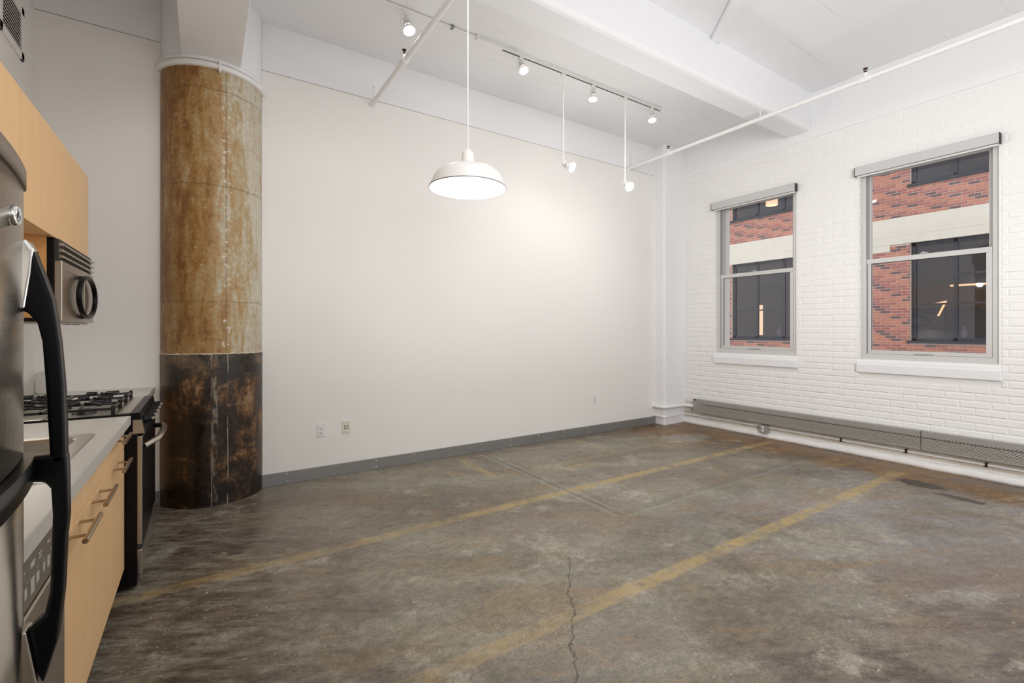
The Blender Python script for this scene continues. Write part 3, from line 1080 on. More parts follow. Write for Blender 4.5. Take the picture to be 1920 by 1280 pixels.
heads = [
    (1.40, (0.10, -0.35, -1.0), 1.10, 'bare reflector spotlight nearest the column, leftmost on the ceiling'),
    (2.55, (0.0, -0.5, -1.0), 1.0, 'reflector spotlight at the near end of the light track, beside the feed box'),
    (3.49, (-0.15, -0.1, -1.0), 1.0, 'reflector spotlight on the track between the two drop rods'),
    (4.42, (-0.15, -0.2, -1.0), 1.0, 'reflector spotlight at the far right end of the light track'),
]
for x, aim, s_, lab in heads:
    t_ = thing('track_spotlight', lab, 'spotlight', (x, TY, Z1 - .04), 'reflector spotlights on the ceiling track')
    MB().box(x - .022, x + .022, TY - .014, TY + .014, Z1 - .066, Z1 - .0415).build('track_adapter', M['whitematte'], t_, bevel=0.003)
    MB().tube([(x, TY, Z1 - .064), (x, TY, Z1 - .086)], 0.011, 12).build('swivel', M['whitematte'], t_)
    p = lamp_head(t_, (x, TY, Z1 - .092), aim, s_ * .92)
    if x < 3:
        MB().tube([(x - .012, TY, Z1 - .066), (x - .045, TY - .005, Z1 - .078), (x - .050, TY, Z1 - .100), (x - .022, TY, Z1 - .108)], 0.0035, 8).build('lead_wire', M['whitematte'], t_)
    sp = spot('track_spot_beam', p, Vector(p) + Vector(aim), 16, 120)
# two spotlights on long rods
for x, zb, aim, lab in ((3.075, 3.105, (0.28, -0.80, -0.50), 'spotlight hanging on a long white rod, the left one of two'),
                        (3.974, 3.060, (-0.25, -0.75, -0.55), 'spotlight hanging on a long white rod, the right one of two')):
    t_ = thing('rod_spotlight', lab, 'spotlight', (x, TY, zb), 'spotlights on drop rods')
    MB().box(x - .024, x + .024, TY - .015, TY + .015, Z1 - .068, Z1 - .0415).build('track_adapter', M['whitematte'], t_, bevel=0.003)
    MB().tube([(x, TY, Z1 - .066), (x, TY, zb)], 0.0075, 10).build('rod', M['whitematte'], t_)
    MB().tube([(x, TY, zb + .02), (x, TY, zb - .035)], 0.014, 12).build('swivel', M['whitematte'], t_)
    p = lamp_head(t_, (x, TY, zb - .045), aim, 1.0)
    spot('rod_spot_beam', p, Vector(p) + Vector(aim), 15, 130)
    l = bpy.data.lights.new('rod_spot_glow', 'POINT')
    l.energy = 7
    l.shadow_soft_size = 0.04
    l.color = (1, .975, .94)
    o = bpy.data.objects.new('rod_spot_glow', l)
    C.objects.link(o)
    o.location = Vector(p) + Vector((0, -.06, -.06))

# ------------------------------------------------------------------ dome pendant
px, py, pz = 1.196, 2.253, 2.125
pd = thing('dome_pendant', 'glossy white enamel dome pendant lamp hanging on a white cord', 'pendant lamp', (px, py, pz))
MT = Matrix.Translation((px, py, pz))
outer = [(0.2055, -.002), (0.2065, .002), (0.2045, .005), (0.198, .022), (0.188, .048), (0.176, .070), (0.158, .088), (0.130, .103), (0.095, .114), (0.060, .121), (0.038, .127)]
inner = [(0.036, .122), (0.060, .116), (0.095, .109), (0.130, .098), (0.156, .083), (0.173, .066), (0.185, .045), (0.195, .020), (0.2025, .001), (0.2055, -.002)]
MB().lathe(outer + inner, 64, 0, MT).build('lamp_shade', M['white'], pd)
MB().lathe([(0.206, -.0035), (0.2085, -.0015), (0.2085, .002), (0.2055, .0035)], 64, 0, MT).build('shade_rim', M['galv'], pd)
MB().lathe([(0.038, .124), (0.036, .135), (0.034, .150), (0.031, .185), (0.028, .196), (0.020, .201), (0.014, .203), (0.010, .212), (0.0, .214)], 32, 0, MT).build('neck', M['white'], pd)
MB().tube([(px, py, pz + .21), (px, py, Z2)], 0.0042, 8).build('cord', M['white'], pd)
MB().lathe([(0.0, .012), (0.024, .018), (0.036, .040), (0.036, .060), (0.024, .085), (0.016, .10), (0.014, .122)], 24, 0, MT).build('bulb', M['bulb_warm'], pd)
MB().lathe([(0.0, 0), (0.06, 0), (0.065, -.02), (0.02, -.03), (0, -.03)], 24, 0, Matrix.Translation((px, py, Z2))).build('ceiling_canopy', M['white'], pd)
l = bpy.data.lights.new('pendant_glow', 'POINT')
l.energy = 9
l.shadow_soft_size = 0.04
l.color = (1, .975, .94)
o = bpy.data.objects.new('pendant_glow', l)
C.objects.link(o)
o.location = (px, py, pz - .004)

# ------------------------------------------------------------------ outlets on the long wall
def outlet(x, z, lab, kind='duplex', mat='outlet'):
    t_ = thing('wall_outlet', lab, 'outlet', (x, WY, z), 'plates on the long white wall')
    MB().box(x - .037, x + .037, WY - .007, WY, z - .060, z + .060).build('plate', M[mat], t_, bevel=0.003)
    if kind == 'duplex':
        for dz in (.021, -.021):
            mt = Matrix.Translation((x, WY - .0072, z + dz)) @ Matrix.Rotation(PI / 2, 4, 'X')
            s_ = MB().lathe([(0.0165, -.001), (0.0165, .0022), (0.015, .003), (0.0, .003)], 20, 0, mt).build('socket', M[mat], t_)
            MB().box(x - .008, x - .0055, WY - .0112, WY - .0098, z + dz - .001, z + dz + .009).box(x + .0055, x + .008, WY - .0112, WY - .0098, z + dz - .001, z + dz + .007).box(
                x - .002, x + .002, WY - .0112, WY - .0098, z + dz - .011, z + dz - .006).build('slots', M['slot'], s_)
    elif kind == 'jack':
        for dx in (-.012, .012):
            for dz in (.010, -.012):
                mt = Matrix.Translation((x + dx, WY - .0072, z + dz)) @ Matrix.Rotation(PI / 2, 4, 'X')
                MB().lathe([(0.0065, -.001), (0.0065, .0018), (0.0, .0022)], 14, 0, mt).build('jack', M['slot'], t_)
    mt = Matrix.Translation((x, WY - .0072, z + (.0 if kind == 'duplex' else .044))) @ Matrix.Rotation(PI / 2, 4, 'X')
    MB().lathe([(0.0035, -.001), (0.003, .001), (0.0, .0014)], 10, 0, mt).build('screw', M['galv'], t_)


outlet(0.906, 0.440, 'white duplex power outlet on the long wall, the one nearer the column')
outlet(1.128, 0.445, 'cream plate with four jacks on the long wall, right of a power outlet', 'jack', 'cream')
outlet(4.307, 0.448, 'white duplex outlet low on the long wall near the far corner')

# surface-mounted box on the window wall
t_ = thing('outlet_box', 'small grey surface-mounted outlet box on the conduit under the radiator cover', 'outlet', (5.93, 3.20, .06))
MB().box(5.885, WX, 3.150, 3.245, .065, .160).build('box', M['radmetal'], t_, bevel=0.004)
MB().box(5.881, 5.886, 3.148, 3.247, .062, .163).build('cover_plate', M['radmetal'], t_, bevel=0.002)
for dz in (.091, .134):
    mt = Matrix.Translation((5.8812, 3.203, dz)) @ Matrix.Rotation(-PI / 2, 4, 'Y')
    s_ = MB().lathe([(0.0175, -.001), (0.0175, .003), (0.0, .004)], 20, 0, mt).build('socket', M['white'], t_)
    MB().box(5.8762, 5.8775, 3.203 - .008, 3.203 - .0055, dz - .002, dz + .008).box(5.8762, 5.8775, 3.203 + .0055, 3.203 + .008, dz - .002, dz + .008).build('slots', M['slot'], s_)

# ------------------------------------------------------------------ radiator covers and pipes
def radiator(y0, y1, lab, endcap):
    t_ = thing('radiator_cover', lab, 'radiator', (5.91, (y0 + y1) / 2, .19), 'perforated steel radiator covers')
    xf = 5.862
    MB().box(xf, WX - .006, y0, y1, .368, .371).build('top_panel', M['radmetal'], t_, bevel=.001)
    MB().box(xf, xf + .003, y0, y1, .196, .366).build('front_panel', M['perf'], t_)
    MB().box(xf - .002, xf + .004, y0, y1, .356, .371).box(xf - .001, xf + .006, y0, y1, .190, .198).build('edge_strip', M['radmetal'], t_)
    MB().box(xf - .0012, xf + .001, y0, y1 - (.12 if endcap else 0), .306, .313).build('slot_line', M['slot'], t_)
    MB().box(xf - .0015, xf + .0005, y0, y1, .330, .358).build('upper_band', M['radmetal'], t_)
    if endcap:
        MB().box(xf, WX - .006, y1 - .003, y1, .192, .371).build('end_cap', M['radmetal'], t_)
        MB().box(xf - .002, xf + .001, y1 - .045, y1, .192, .371).build('end_strip', M['radmetal'], t_)
    # heating element behind the mesh
    f = MB().tube([(5.915, y0 + .02, .270), (5.915, y1 - .12, .270)], .016, 12)
    el = f.build('heating_pipe', M['radmetal'], t_)
    MB().box(5.885, 5.945, y0 + .02, y1 - .20, .235, .312).build('fin_block', M['galv'], el)
    MB().box(WX - .010, WX - .007, y0 + .003, y1 - .004, .20, .366).build('back_plate', M['radmetal'], t_)
    y = y1 - .75
    while y > y0 + .1:
        MB().box(xf + .006, WX - .010, y - .004, y + .004, .198, .367).build('bracket', M['radmetal'], t_)
        y -= .85
    return t_


radiator(1.640, 4.185, 'long perforated grey steel radiator cover starting beside the corner pilaster', True)
radiator(-1.20, 1.634, 'perforated grey steel radiator cover under the right-hand window, running out of frame', False)


def bend(pts, r=0.05, n=6):
    out = [Vector(pts[0])]
    for i in range(1, len(pts) - 1):
        a, b, c = (Vector(pts[i - 1]), Vector(pts[i]), Vector(pts[i + 1]))
        p = b + (a - b).normalized() * r
        q = b + (c - b).normalized() * r
        for k in range(n + 1):
            s_ = k / n
            out.append(p * (1 - s_) ** 2 + b * 2 * s_ * (1 - s_) + q * s_ ** 2)
    out.append(Vector(pts[-1]))
    return out


t_ = thing('heating_pipe', 'thick white heating pipe wrapping the foot of the corner pilaster', 'pipe', (5.47, 4.36, .262))
pp = bend([(5.462, WY - .003, .262), (5.462, 4.362, .262), (5.915, 4.362, .262), (5.915, 4.188, .262)], .06)
MB().tube(pp, .027, 16).build('pipe', M['whitematte'], t_)
mt = Matrix.Translation((5.462, WY, .262)) @ Matrix.Rotation(PI / 2, 4, 'X')
MB().lathe([(0.0, .008), (0.040, .008), (0.042, 0)], 20, 0, mt).build('wall_flange', M['whitematte'], t_)
MB().tube([(5.462, 4.50, .262), (5.462, 4.47, .262)], .031, 16).build('coupling', M['whitematte'], t_)

t_ = thing('wall_conduit', 'thin white conduit along the foot of the brick wall and round the pilaster', 'pipe', (5.93, 2, .14))
pp = bend([(5.487, WY - .014, .118), (5.487, 4.388, .118), (5.934, 4.388, .128), (5.934, 3.248, .135)], .05)
MB().tube(pp, .0115, 12).build('conduit', M['whitematte'], t_)
MB().tube([(5.934, 3.148, .135), (5.934, YB + .02, .142)], .0115, 12).build('conduit', M['whitematte'], t_)
y = 2.35
while y > -1.5:
    MB().box(5.918, 5.949, y - .008, y + .008, .119, .157).build('conduit_clip', M['darkbronze'], t_)
    y -= .58

# ------------------------------------------------------------------ kitchen: base cabinets
CF = -0.340       # cabinet door plane
def pull(name, X, yc, z, ln, parent):
    g = MB().tube([(X + .045, yc - ln / 2, z), (X + .045, yc + ln / 2, z)], .0080, 12)
    for s_ in (-1, 1):
        g.tube([(X - .001, yc + s_ * (ln / 2 - .055), z), (X + .045, yc + s_ * (ln / 2 - .055), z)], .0050, 8)
    return g.build(name, M['nickel'], parent)


def base_cab(y0, y1, lab, doors, drawers, g=.002):
    t_ = thing('base_cabinet', lab, 'cabinet', (-.66, (y0 + y1) / 2, 0), 'maple base cabinets')
    cc = MB()
    cc.box(KX + .003, CF - .022, y0 + .001, y0 + .018, .13, .874).box(KX + .003, CF - .022, y1 - .018, y1 - .001, .13, .874)
    cc.box(KX + .003, CF - .022, y0 + .018, y1 - .018, .13, .148).box(KX + .003, KX + .012, y0 + .018, y1 - .018, .148, .874)
    cc.build('carcass', M['wood_edge'], t_)
    MB().box(KX + .02, -.42, y0 + .01, y1 - .01, 0, .129).build('toe_kick', M['dark'], t_)
    for a, b, hy in doors:
        d_ = MB().box(CF - .020, CF, a + g, b - g, .130, .748).build('door', M['wood'], t_, bevel=.0015)
        pull('handle', CF, hy, .728, .25, d_)
    for a, b, hy in drawers:
        d_ = MB().box(CF - .020, CF, a + g, b - g, .753, .872).build('drawer' if hy else 'false_front', M['wood'], t_, bevel=.0015)
        if hy:
            pull('handle', CF, hy, .853, .235, d_)
    return t_


base_cab(1.765, 2.686, 'wide maple sink cabinet between the dishwasher and the narrow drawer cabinet',
         [(1.765, 2.170, 2.00), (2.170, 2.686, 2.350)], [(1.765, 2.686, None)])
base_cab(2.690, 3.118, 'narrow maple cabinet with a top drawer, next to the gas range',
         [(2.690, 3.118, 2.825)], [(2.690, 3.118, 2.830)])

# dishwasher
t_ = thing('dishwasher', 'slim stainless dishwasher with a printed control panel, behind the fridge handle', 'dishwasher', (-.65, 1.55, 0))
MB().box(KX + .01, -.37, 1.345, 1.756, .10, .870).build('tub', M['blackm'], t_)
MB().box(-.37, CF + .022, 1.347, 1.755, .12, .742).build('door', M['steel2'], t_, bevel=.004)
cp = MB().box(-.37, CF + .020, 1.347, 1.755, .749, .866).build('control_panel', M['steel2'], t_, bevel=.004)
for i, (yy, zz, ww, hh) in enumerate([(1.40, .838, .030, .004), (1.40, .828, .022, .004), (1.47, .836, .034, .012), (1.53, .838, .026, .004), (1.53, .828, .020, .004), (1.60, .838, .026, .004), (1.66, .836, .02, .01),
                                      (1.39, .790, .016, .022), (1.42, .790, .018, .022), (1.47, .788, .028, .034), (1.51, .790, .022, .022), (1.56, .792, .016, .022), (1.60, .790, .022, .024), (1.65, .790, .022, .02),
                                      (1.39, .812, .005, .005), (1.43, .812, .005, .005), (1.51, .812, .005, .005), (1.56, .812, .005, .005), (1.62, .812, .005, .005)]):
    MB().box(CF + .0198, CF + .0206, yy - ww / 2, yy + ww / 2, zz - hh / 2, zz + hh / 2).build('printed_mark', M['print'], cp)
MB().box(KX + .02, -.42, 1.35, 1.75, 0, .10).build('toe_kick', M['dark'], t_)

# countertop (one continuous run either side of the range) with sink cut-out
ct = thing('countertop', 'pale grey laminate countertop over the base cabinets with a front edge band', 'countertop', (-.65, 2.2, .875))
SY0, SY1, SX0, SX1 = 1.90, 2.655, -0.860, -0.395
e0, e1 = .876, .914
CE = -.314
m = MB()
m.box(KX + .001, CE - .003, 1.345, SY0, e0, e1)
m.box(KX + .001, CE - .003, SY1, 3.128, e0, e1)
m.box(KX + .001, SX0, SY0, SY1, e0, e1)
m.box(SX1, CE - .003, SY0, SY1, e0, e1)
m.build('top', M['counter'], ct)
MB().box(CE - .003, CE, 1.345, 3.128, e0 - .006, e1).build('front_edge', M['counter_edge'], ct, bevel=.001)
MB().box(KX + .001, KX + .02, 1.345, 3.13, e1, e1 + .10).build('backsplash', M['counter'], ct, bevel=.004)
c2 = thing('side_countertop', 'short grey countertop piece between the gas range and the long wall', 'countertop', (-.65, 4.25, .875))
MB().box(KX + .001, CE - .003, 3.925, WY - .001, e0, e1 + .004).build('top', M['counter'], c2)
MB().box(CE - .003, CE, 3.925, WY - .001, e0 - .006, e1 + .004).build('front_edge', M['counter_edge'], c2)
MB().box(KX + .001, KX + .02, 3.925, WY - .001, e1 + .004, e1 + .10).build('backsplash', M['counter'], c2, bevel=.004)
base2 = thing('base_cabinet', 'maple base cabinet hidden beyond the gas range, under the short counter', 'cabinet', (-.66, 4.25, 0), 'maple base cabinets')
MB().box(KX + .003, CF - .022, 3.93, WY - .015, .13, .874).build('carcass', M['wood_edge'], base2)
MB().box(KX + .02, -.42, 3.94, WY - .015, 0, .129).build('toe_kick', M['dark'], base2)
d_ = MB().box(CF - .020, CF, 3.935, WY - .017, .130, .872).build('door', M['wood'], base2, bevel=.0015)

# sink
sk = thing('kitchen_sink', 'stainless drop-in sink with a raised rim set into the grey counter', 'sink', (-.62, 2.28, .80))
r = .018
m = MB()


def rrect(x0, x1, y0, y1, rad, z, n=5):
    out = []
    for (cx_, cy2, a0) in ((x1 - rad, y1 - rad, 0), (x0 + rad, y1 - rad, PI / 2), (x0 + rad, y0 + rad, PI), (x1 - rad, y0 + rad, 1.5 * PI)):
        for k in range(n + 1):
            a = a0 + PI / 2 * k / n
            out.append((cx_ + rad * math.cos(a), cy2 + rad * math.sin(a), z))
    return out


loops = [rrect(SX0 - .012, SX1 + .012, SY0 - .012, SY1 + .012, .03, e1 + .0006), rrect(SX0 - .010, SX1 + .010, SY0 - .010, SY1 + .010, .03, e1 + .005),
         rrect(SX0 + .035, SX1 - .035, SY0 + .035, SY1 - .035, .05, e1 + .004), rrect(SX0 + .042, SX1 - .042, SY0 + .042, SY1 - .042, .05, e1 - .004),
         rrect(SX0 + .055, SX1 - .055, SY0 + .055, SY1 - .055, .05, e1 - .15), rrect(SX0 + .08, SX1 - .08, SY0 + .08, SY1 - .08, .05, e1 - .17)]
k = len(loops[0])
for a, b in zip(loops[:-1], loops[1:]):
    m.add(a + b, [(i, (i + 1) % k, k + (i + 1) % k, k + i) for i in range(k)], 0, True)
m.add(loops[-1], [tuple(range(k))])
m.build('basin', M['steel2'], sk)
MB().lathe([(0.045, .002), (0.035, .004), (0.03, -.002), (0, -.002)], 24, 0, Matrix.Translation(((SX0 + SX1) / 2, (SY0 + SY1) / 2, e1 - .17))).build('drain', M['chrome'], sk)
# faucet (rises behind the fridge handle)
e1 += .0008
fc = thing('faucet', 'chrome gooseneck faucet standing behind the sink, mostly behind the fridge', 'faucet', (-.90, 2.2, e1))
MB().tube(bend([(-.905, 2.20, e1), (-.905, 2.20, e1 + .24), (-.74, 2.20, e1 + .24), (-.74, 2.20, e1 + .17)], .07), .011, 14).build('spout', M['chrome'], fc)
MB().lathe([(.028, 0), (.026, .02), (.016, .03), (0, .03)], 20, 0, Matrix.Translation((-.905, 2.20, e1))).build('base', M['chrome'], fc)

# hood lamp under the microwave
area('hood_lamp', (-.80, 3.50, 1.385), (-.80, 3.50, .9), .25, .12, 2.2, (1, .93, .82))

# ------------------------------------------------------------------ gas range
R0, R1 = 3.138, 3.915
rg = thing('gas_range', 'black and stainless slide-in gas range with cast-iron grates', 'range', (-.62, 3.53, 0))
MB().box(KX + .03, -.290, R0, R1, .018, .885).build('body', M['blackm'], rg, bevel=.003)
ctp = MB().box(KX + .03, -.322, R0 - .003, R1 + .003, .885, .922).build('cooktop', M['blackm'], rg, bevel=.005)
MB().box(-.372, -.318, R0 + .02, R1 - .02, .921, .927).build('front_ledge', M['steel2'], rg, bevel=.002)
MB().box(KX + .05, -.376, R0 + .025, R1 - .025, .920, .9225).build('burner_tray', M['steel2'], rg, bevel=.001)
# slanted control panel
cpn = MB().prism([(-.322, .925), (-.281, .927), (-.276, .920), (-.257, .817), (-.307, .817), (-.307, .885), (-.322, .885)], 1, R0 + .0, R1 - .0).build('control_panel', M['blackm'], rg, bevel=.002)
for yy in (R0 - .002, R1 - .0005):
    MB().prism([(-.307, .888), (-.270, .888), (-.2575, .8165), (-.307, .8165)], 1, yy, yy + .0025).build('panel_trim', M['steel2'], rg)
# knobs
for k in range(5):
    yk = R0 + .10 + k * (R1 - R0 - .20) / 4
    nrm_dir = Vector((.983, 0, .185))
    base_p = Vector((-.266, yk, .872))
    q = nrm_dir.to_track_quat('Z', 'Y').to_matrix().to_4x4()
    mt = Matrix.Translation(base_p) @ q
    kb = MB().lathe([(0.026, 0), (0.026, .005), (0.022, .008), (0.020, .030), (0.017, .034), (0.0, .034)], 20, 0, mt).build('knob', M['black'], rg)
    g = MB()
    vs = [mt @ Vector(v) for v in ((-.018, -.005, .030), (.018, -.005, .030), (.018, .005, .030), (-.018, .005, .030), (-.016, -.004, .045), (.016, -.004, .045), (.016, .004, .045), (-.016, .004, .045))]
    g.add(vs, [(0, 1, 5, 4), (1, 2, 6, 5), (2, 3, 7, 6), (3, 0, 4, 7), (4, 5, 6, 7)])
    g.build('grip', M['steel2'], kb)
# oven door: stainless frame with dark glass
dr = MB().box(-.290, -.268, R0 + .002, R1 - .002, .232, .802).build('oven_door', M['steel2'], rg, bevel=.004)
MB().box(-.2685, -.2665, R0 + .006, R1 - .006, .240, .796).build('door_glass', M['black'], dr)
MB().tube(bend([(-.268, R0 + .06, .735), (-.215, R0 + .16, .752)], .01) + [Vector((-.205, R0 + .25, .757)), Vector((-.200, (R0 + R1) / 2, .760)), Vector((-.205, R1 - .25, .757)), Vector((-.215, R1 - .16, .752)), Vector((-.268, R1 - .06, .735))],
          .0155, 14).build('door_handle', M['steel2'], dr)
MB().box(-.290, -.268, R0 + .002, R1 - .002, .076, .205).build('storage_drawer', M['steel2'], rg, bevel=.004)
MB().box(-.30, -.286, R0 + .01, R1 - .01, .205, .232).build('drawer_gap', M['dark'], rg)
# burners and grates
for bx, by in ((-.80, R0 + .147), (-.52, R0 + .147), (-.80, R1 - .147), (-.52, R1 - .147), (-.66, (R0 + R1) / 2)):
    mt = Matrix.Translation((bx, by, .922))
    bn = MB().lathe([(.050, 0), (.048, .010), (.036, .014), (.036, .020), (.030, .024), (0, .024)], 24, 0, mt).build('burner', M['iron'], rg)
for y0, y1 in ((R0 + .03, R0 + .265), (R0 + .27, R1 - .27), (R1 - .265, R1 - .03)):
    g = MB()
    x0, x1 = -.930, -.390
    zt = .963
    s_ = .006
    # outer frame
    for (a, b) in (((x0, y0), (x1, y0)), ((x0, y1), (x1, y1)), ((x0, y0), (x0, y1)), ((x1, y0), (x1, y1)), (((x0 + x1) / 2, y0), ((x0 + x1) / 2, y1))):
        g.box(min(a[0], b[0]) - s_, max(a[0], b[0]) + s_, min(a[1], b[1]) - s_, max(a[1], b[1]) + s_, zt - .016, zt - .004)
    ym = (y0 + y1) / 2
    for bx in (x0 + .13, x1 - .13):
        for (dx, dy) in ((1, 0), (-1, 0), (0, 1), (0, -1)):
            a = Vector((bx + dx * .022, ym + dy * .022, zt + .004))
            L_ = .125 if dx else (y1 - y0) / 2
            b = Vector((bx + dx * L_, ym + dy * L_, zt - .006))
            t1 = Vector((-dy, dx, 0)) * .005
            u = Vector((0, 0, .014))
            g.add([a - t1, a + t1, b + t1, b - t1, a - t1 + u * .8, a + t1 + u * .8, b + t1 + u * .3, b - t1 + u * .3],
                  [(0, 3, 2, 1), (4, 5, 6, 7), (0, 1, 5, 4), (1, 2, 6, 5), (2, 3, 7, 6), (3, 0, 4, 7)])
    for bx in (x0 + .13, x1 - .13):
        for ang in (PI / 4, 3 * PI / 4, 5 * PI / 4, 7 * PI / 4):
            dx, dy = math.cos(ang), math.sin(ang)
            a = Vector((bx + dx * .035, ym + dy * .035, zt + .006))
            b = Vector((bx + dx * .105, ym + dy * .105, zt + .002))
            t1 = Vector((-dy, dx, 0)) * .0055
            u = Vector((0, 0, .013))
            g.add([a - t1, a + t1, b + t1, b - t1, a - t1 + u, a + t1 + u, b + t1 + u, b - t1 + u],
                  [(0, 3, 2, 1), (4, 5, 6, 7), (0, 1, 5, 4), (1, 2, 6, 5), (2, 3, 7, 6), (3, 0, 4, 7)])
    for fx in (x0, x1):
        for fy in (y0, y1):
            g.box(fx - .008, fx + .008, fy - .008, fy + .008, .921, zt + .006)
    g.build('grate', M['iron'], rg)

# ------------------------------------------------------------------ upper cabinets, microwave, vent
UX = -.602
def upper(y0, y1, zb, lab, doors):
    t_ = thing('upper_cabinet', lab, 'cabinet', (-.8, (y0 + y1) / 2, zb), 'maple upper cabinets')
    MB().box(KX + .002, UX - .021, y0, y1, zb, 2.312).build('carcass', M['wood'], t_)
    for a, b in doors:
        MB().box(UX - .019, UX, a + .0015, b - .0015, zb - .002, 2.314).build('door', M['wood'], t_, bevel=.0012)
    return t_


upper(.57, 2.612, 1.755, 'maple upper cabinet over the fridge, leftmost in the photo', [(.57, 1.25), (1.25, 1.93), (1.93, 2.612)])
u2 = upper(2.616, 3.920, 1.812, 'tall maple upper cabinet above the microwave', [(2.616, 3.62), (3.62, 3.920)])
MB().box(KX + .002, UX - .03, 3.112, 3.130, 1.415, 1.811).build('side_panel', M['wood_edge'], u2)
MB().box(KX + .01, UX - .045, 3.095, 3.112, 1.40, 1.417).build('light_rail', M['blackm'], u2)

mw = thing('microwave', 'over-range microwave, stainless face with an oval black door handle', 'microwave', (-.78, 3.53, 1.40))
A0, A1 = 3.134, 3.915
MB().box(KX + .002, -.605, A0, A1, 1.402, 1.808).build('body', M['blackm'], mw, bevel=.003)
# vent louvres along the top front
for k in range(3):
    zz = 1.790 - k * .030
    MB().prism([(-.606, zz), (-.576, zz - .004), (-.572, zz - .016), (-.606, zz - .020)], 1, A0 + .004, A1).build('vent_slat', M['steel2'], mw, bevel=.001)
MB().box(-.606, -.590, A0 + .002, A1 - .002, 1.702, 1.806).build('vent_recess', M['dark'], mw)
dr = MB().box(-.605, -.578, A0, 3.650, 1.403, 1.700).build('door', M['steel2'], mw, bevel=.003)
MB().box(-.605, -.578, 3.654, A1, 1.403, 1.700).build('control_panel', M['steel2'], mw, bevel=.003)
MB().box(-.5785, -.5772, A0 + .10, 3.60, 1.655, 1.658).build('door_line', M['slot'], dr)
MB().box(KX + .05, -.60, A0 + .03, A1 - .03, 1.392, 1.402).build('underside', M['steel2'], mw, bevel=.002)
for yy in (A0 + .12, A0 + .36, A0 + .58):
    MB().box(-.64, -.61, yy - .012, yy + .012, 1.389, 1.392).build('screw_boss', M['dark'], mw)
# oval handle ring, standing off the door
hy, hz = 3.600, 1.546
path = [(-.556, hy + .225 * math.cos(2 * PI * k / 40), hz + .112 * math.sin(2 * PI * k / 40)) for k in range(40)]
g = MB()
g.tube(path + path[:2], .0125, 12, cap=False)
g.tube([(-.579, hy, hz + .110), (-.556, hy, hz + .112)], .012, 10)
g.tube([(-.579, hy, hz - .110), (-.556, hy, hz - .112)], .012, 10)
g.build('door_handle', M['black'], dr)

# wall vent grille above the cabinets
vt = thing('vent_grille', 'white louvred vent grille high on the kitchen wall', 'vent', (KX, 4.0, 3.2))
vy0, vy1, vz0, vz1 = 3.86, 4.30, 3.10, 3.44
m = MB()
for a, b, c, d in ((vy0, vy1, vz0, vz0 + .05), (vy0, vy1, vz1 - .05, vz1), (vy0, vy0 + .05, vz0, vz1), (vy1 - .05, vy1, vz0, vz1)):
    m.box(KX, KX + .012, a, b, c, d)
m.build('frame', M['drywall'], vt, bevel=.002)
MB().box(KX + .0005, KX + .002, vy0 + .04, vy1 - .04, vz0 + .04, vz1 - .04).build('backing', M['dark'], vt)
for k in range(11):
    zz = vz0 + .058 + k * .0215
    MB().prism([(KX + .002, zz + .010), (KX + .004, zz + .012), (KX + .013, zz + .002), (KX + .011, zz)], 1, vy0 + .048, vy1 - .048).build('louvre', M['drywall'], vt)

# grey swivel item on the back counter: small upright screen with base
sc_ = thing('counter_phone', 'grey tilted handset unit on the kitchen wall above the backsplash', 'phone', (-.955, 4.05, 1.02))
MB().prism([(-.984, 1.04), (-.984, 1.165), (-.962, 1.168), (-.935, 1.075), (-.936, 1.062), (-.955, 1.045)], 1, 3.93, 4.07).build('handset', M['alu'], sc_, bevel=.004)
MB().box(-.984, -.950, 3.95, 4.05, 1.030, 1.046).build('cradle', M['dark'], sc_, bevel=.003)
pl_ = thing('side_splash', 'grey rounded end splash panel standing on the back of the counter', 'panel', (-.955, 4.30, e1))
MB().prism([(-.960, .94), (-.960, 1.045), (-.968, 1.06), (-.93, 1.075), (-.905, 1.072), (-.895, 1.06), (-.895, .922), (-.95, .922)], 1, 4.47, 4.485).build('panel', M['counter'], pl_, bevel=.003)

# ------------------------------------------------------------------ refrigerator
F0, F1 = .580, 1.330
FC = (F0 + F1) / 2
fr = thing('refrigerator', 'stainless top-freezer refrigerator with black bowed handles, at the left edge', 'refrigerator', (-.65, FC, 0))


def fx(y, base=-.268):
    return base - .032 * ((y - FC) / (F1 - FC)) ** 2


def bowed(y0, y1, z0, z1, back=-.345, base=-.268, n=24, r=.010):
    """door with bowed front and rounded vertical edges"""
    pts = []
    for k in range(n + 1):
        y = y0 + (y1 - y0) * k / n
        pts.append((fx(y, base), y))
    # soften the two front corners
    p = [(back, y0), (fx(y0, base) - r, y0), (fx(y0 + r * .3, base) - r * .3, y0 + r * .3)] + [q for q in pts if y0 + r < q[1] < y1 - r] + [(fx(y1 - r * .3, base) - r * .3, y1 - r * .3), (fx(y1, base) - r, y1), (back, y1)]
    return MB().prism(p, 2, z0, z1, smooth=False)


def smooth_sides(o):
    for p in o.data.polygons:
        p.use_smooth = abs(p.normal.z) < .5
    return o


MB().box(KX + .02, -.352, F0 + .004, F1 - .004, .02, 1.655).build('cabinet_body', M['steel2'], fr, bevel=.004)
fd = smooth_sides(bowed(F0, F1, 1.116, 1.637).build('freezer_door', M['steel'], fr))
ld = smooth_sides(bowed(F0, F1, .09, 1.062).build('fridge_door', M['steel'], fr))
MB().box(-.352, -.344, F0 + .01, F1 - .01, .10, 1.63).build('door_gasket', M['dark'], fr)
smooth_sides(bowed(F0, F1, 1.638, 1.672, base=-.264).build('top_cap', plain('brown_grey_cap', (0.17, 0.13, 0.10), .4), fr))
smooth_sides(bowed(F0 + .002, F1 - .002, 1.066, 1.113, base=-.252).build('handle_band', M['black'], fr))
MB().box(KX + .05, -.36, F0 + .02, F1 - .02, 0, .02).build('feet', M['dark'], fr)


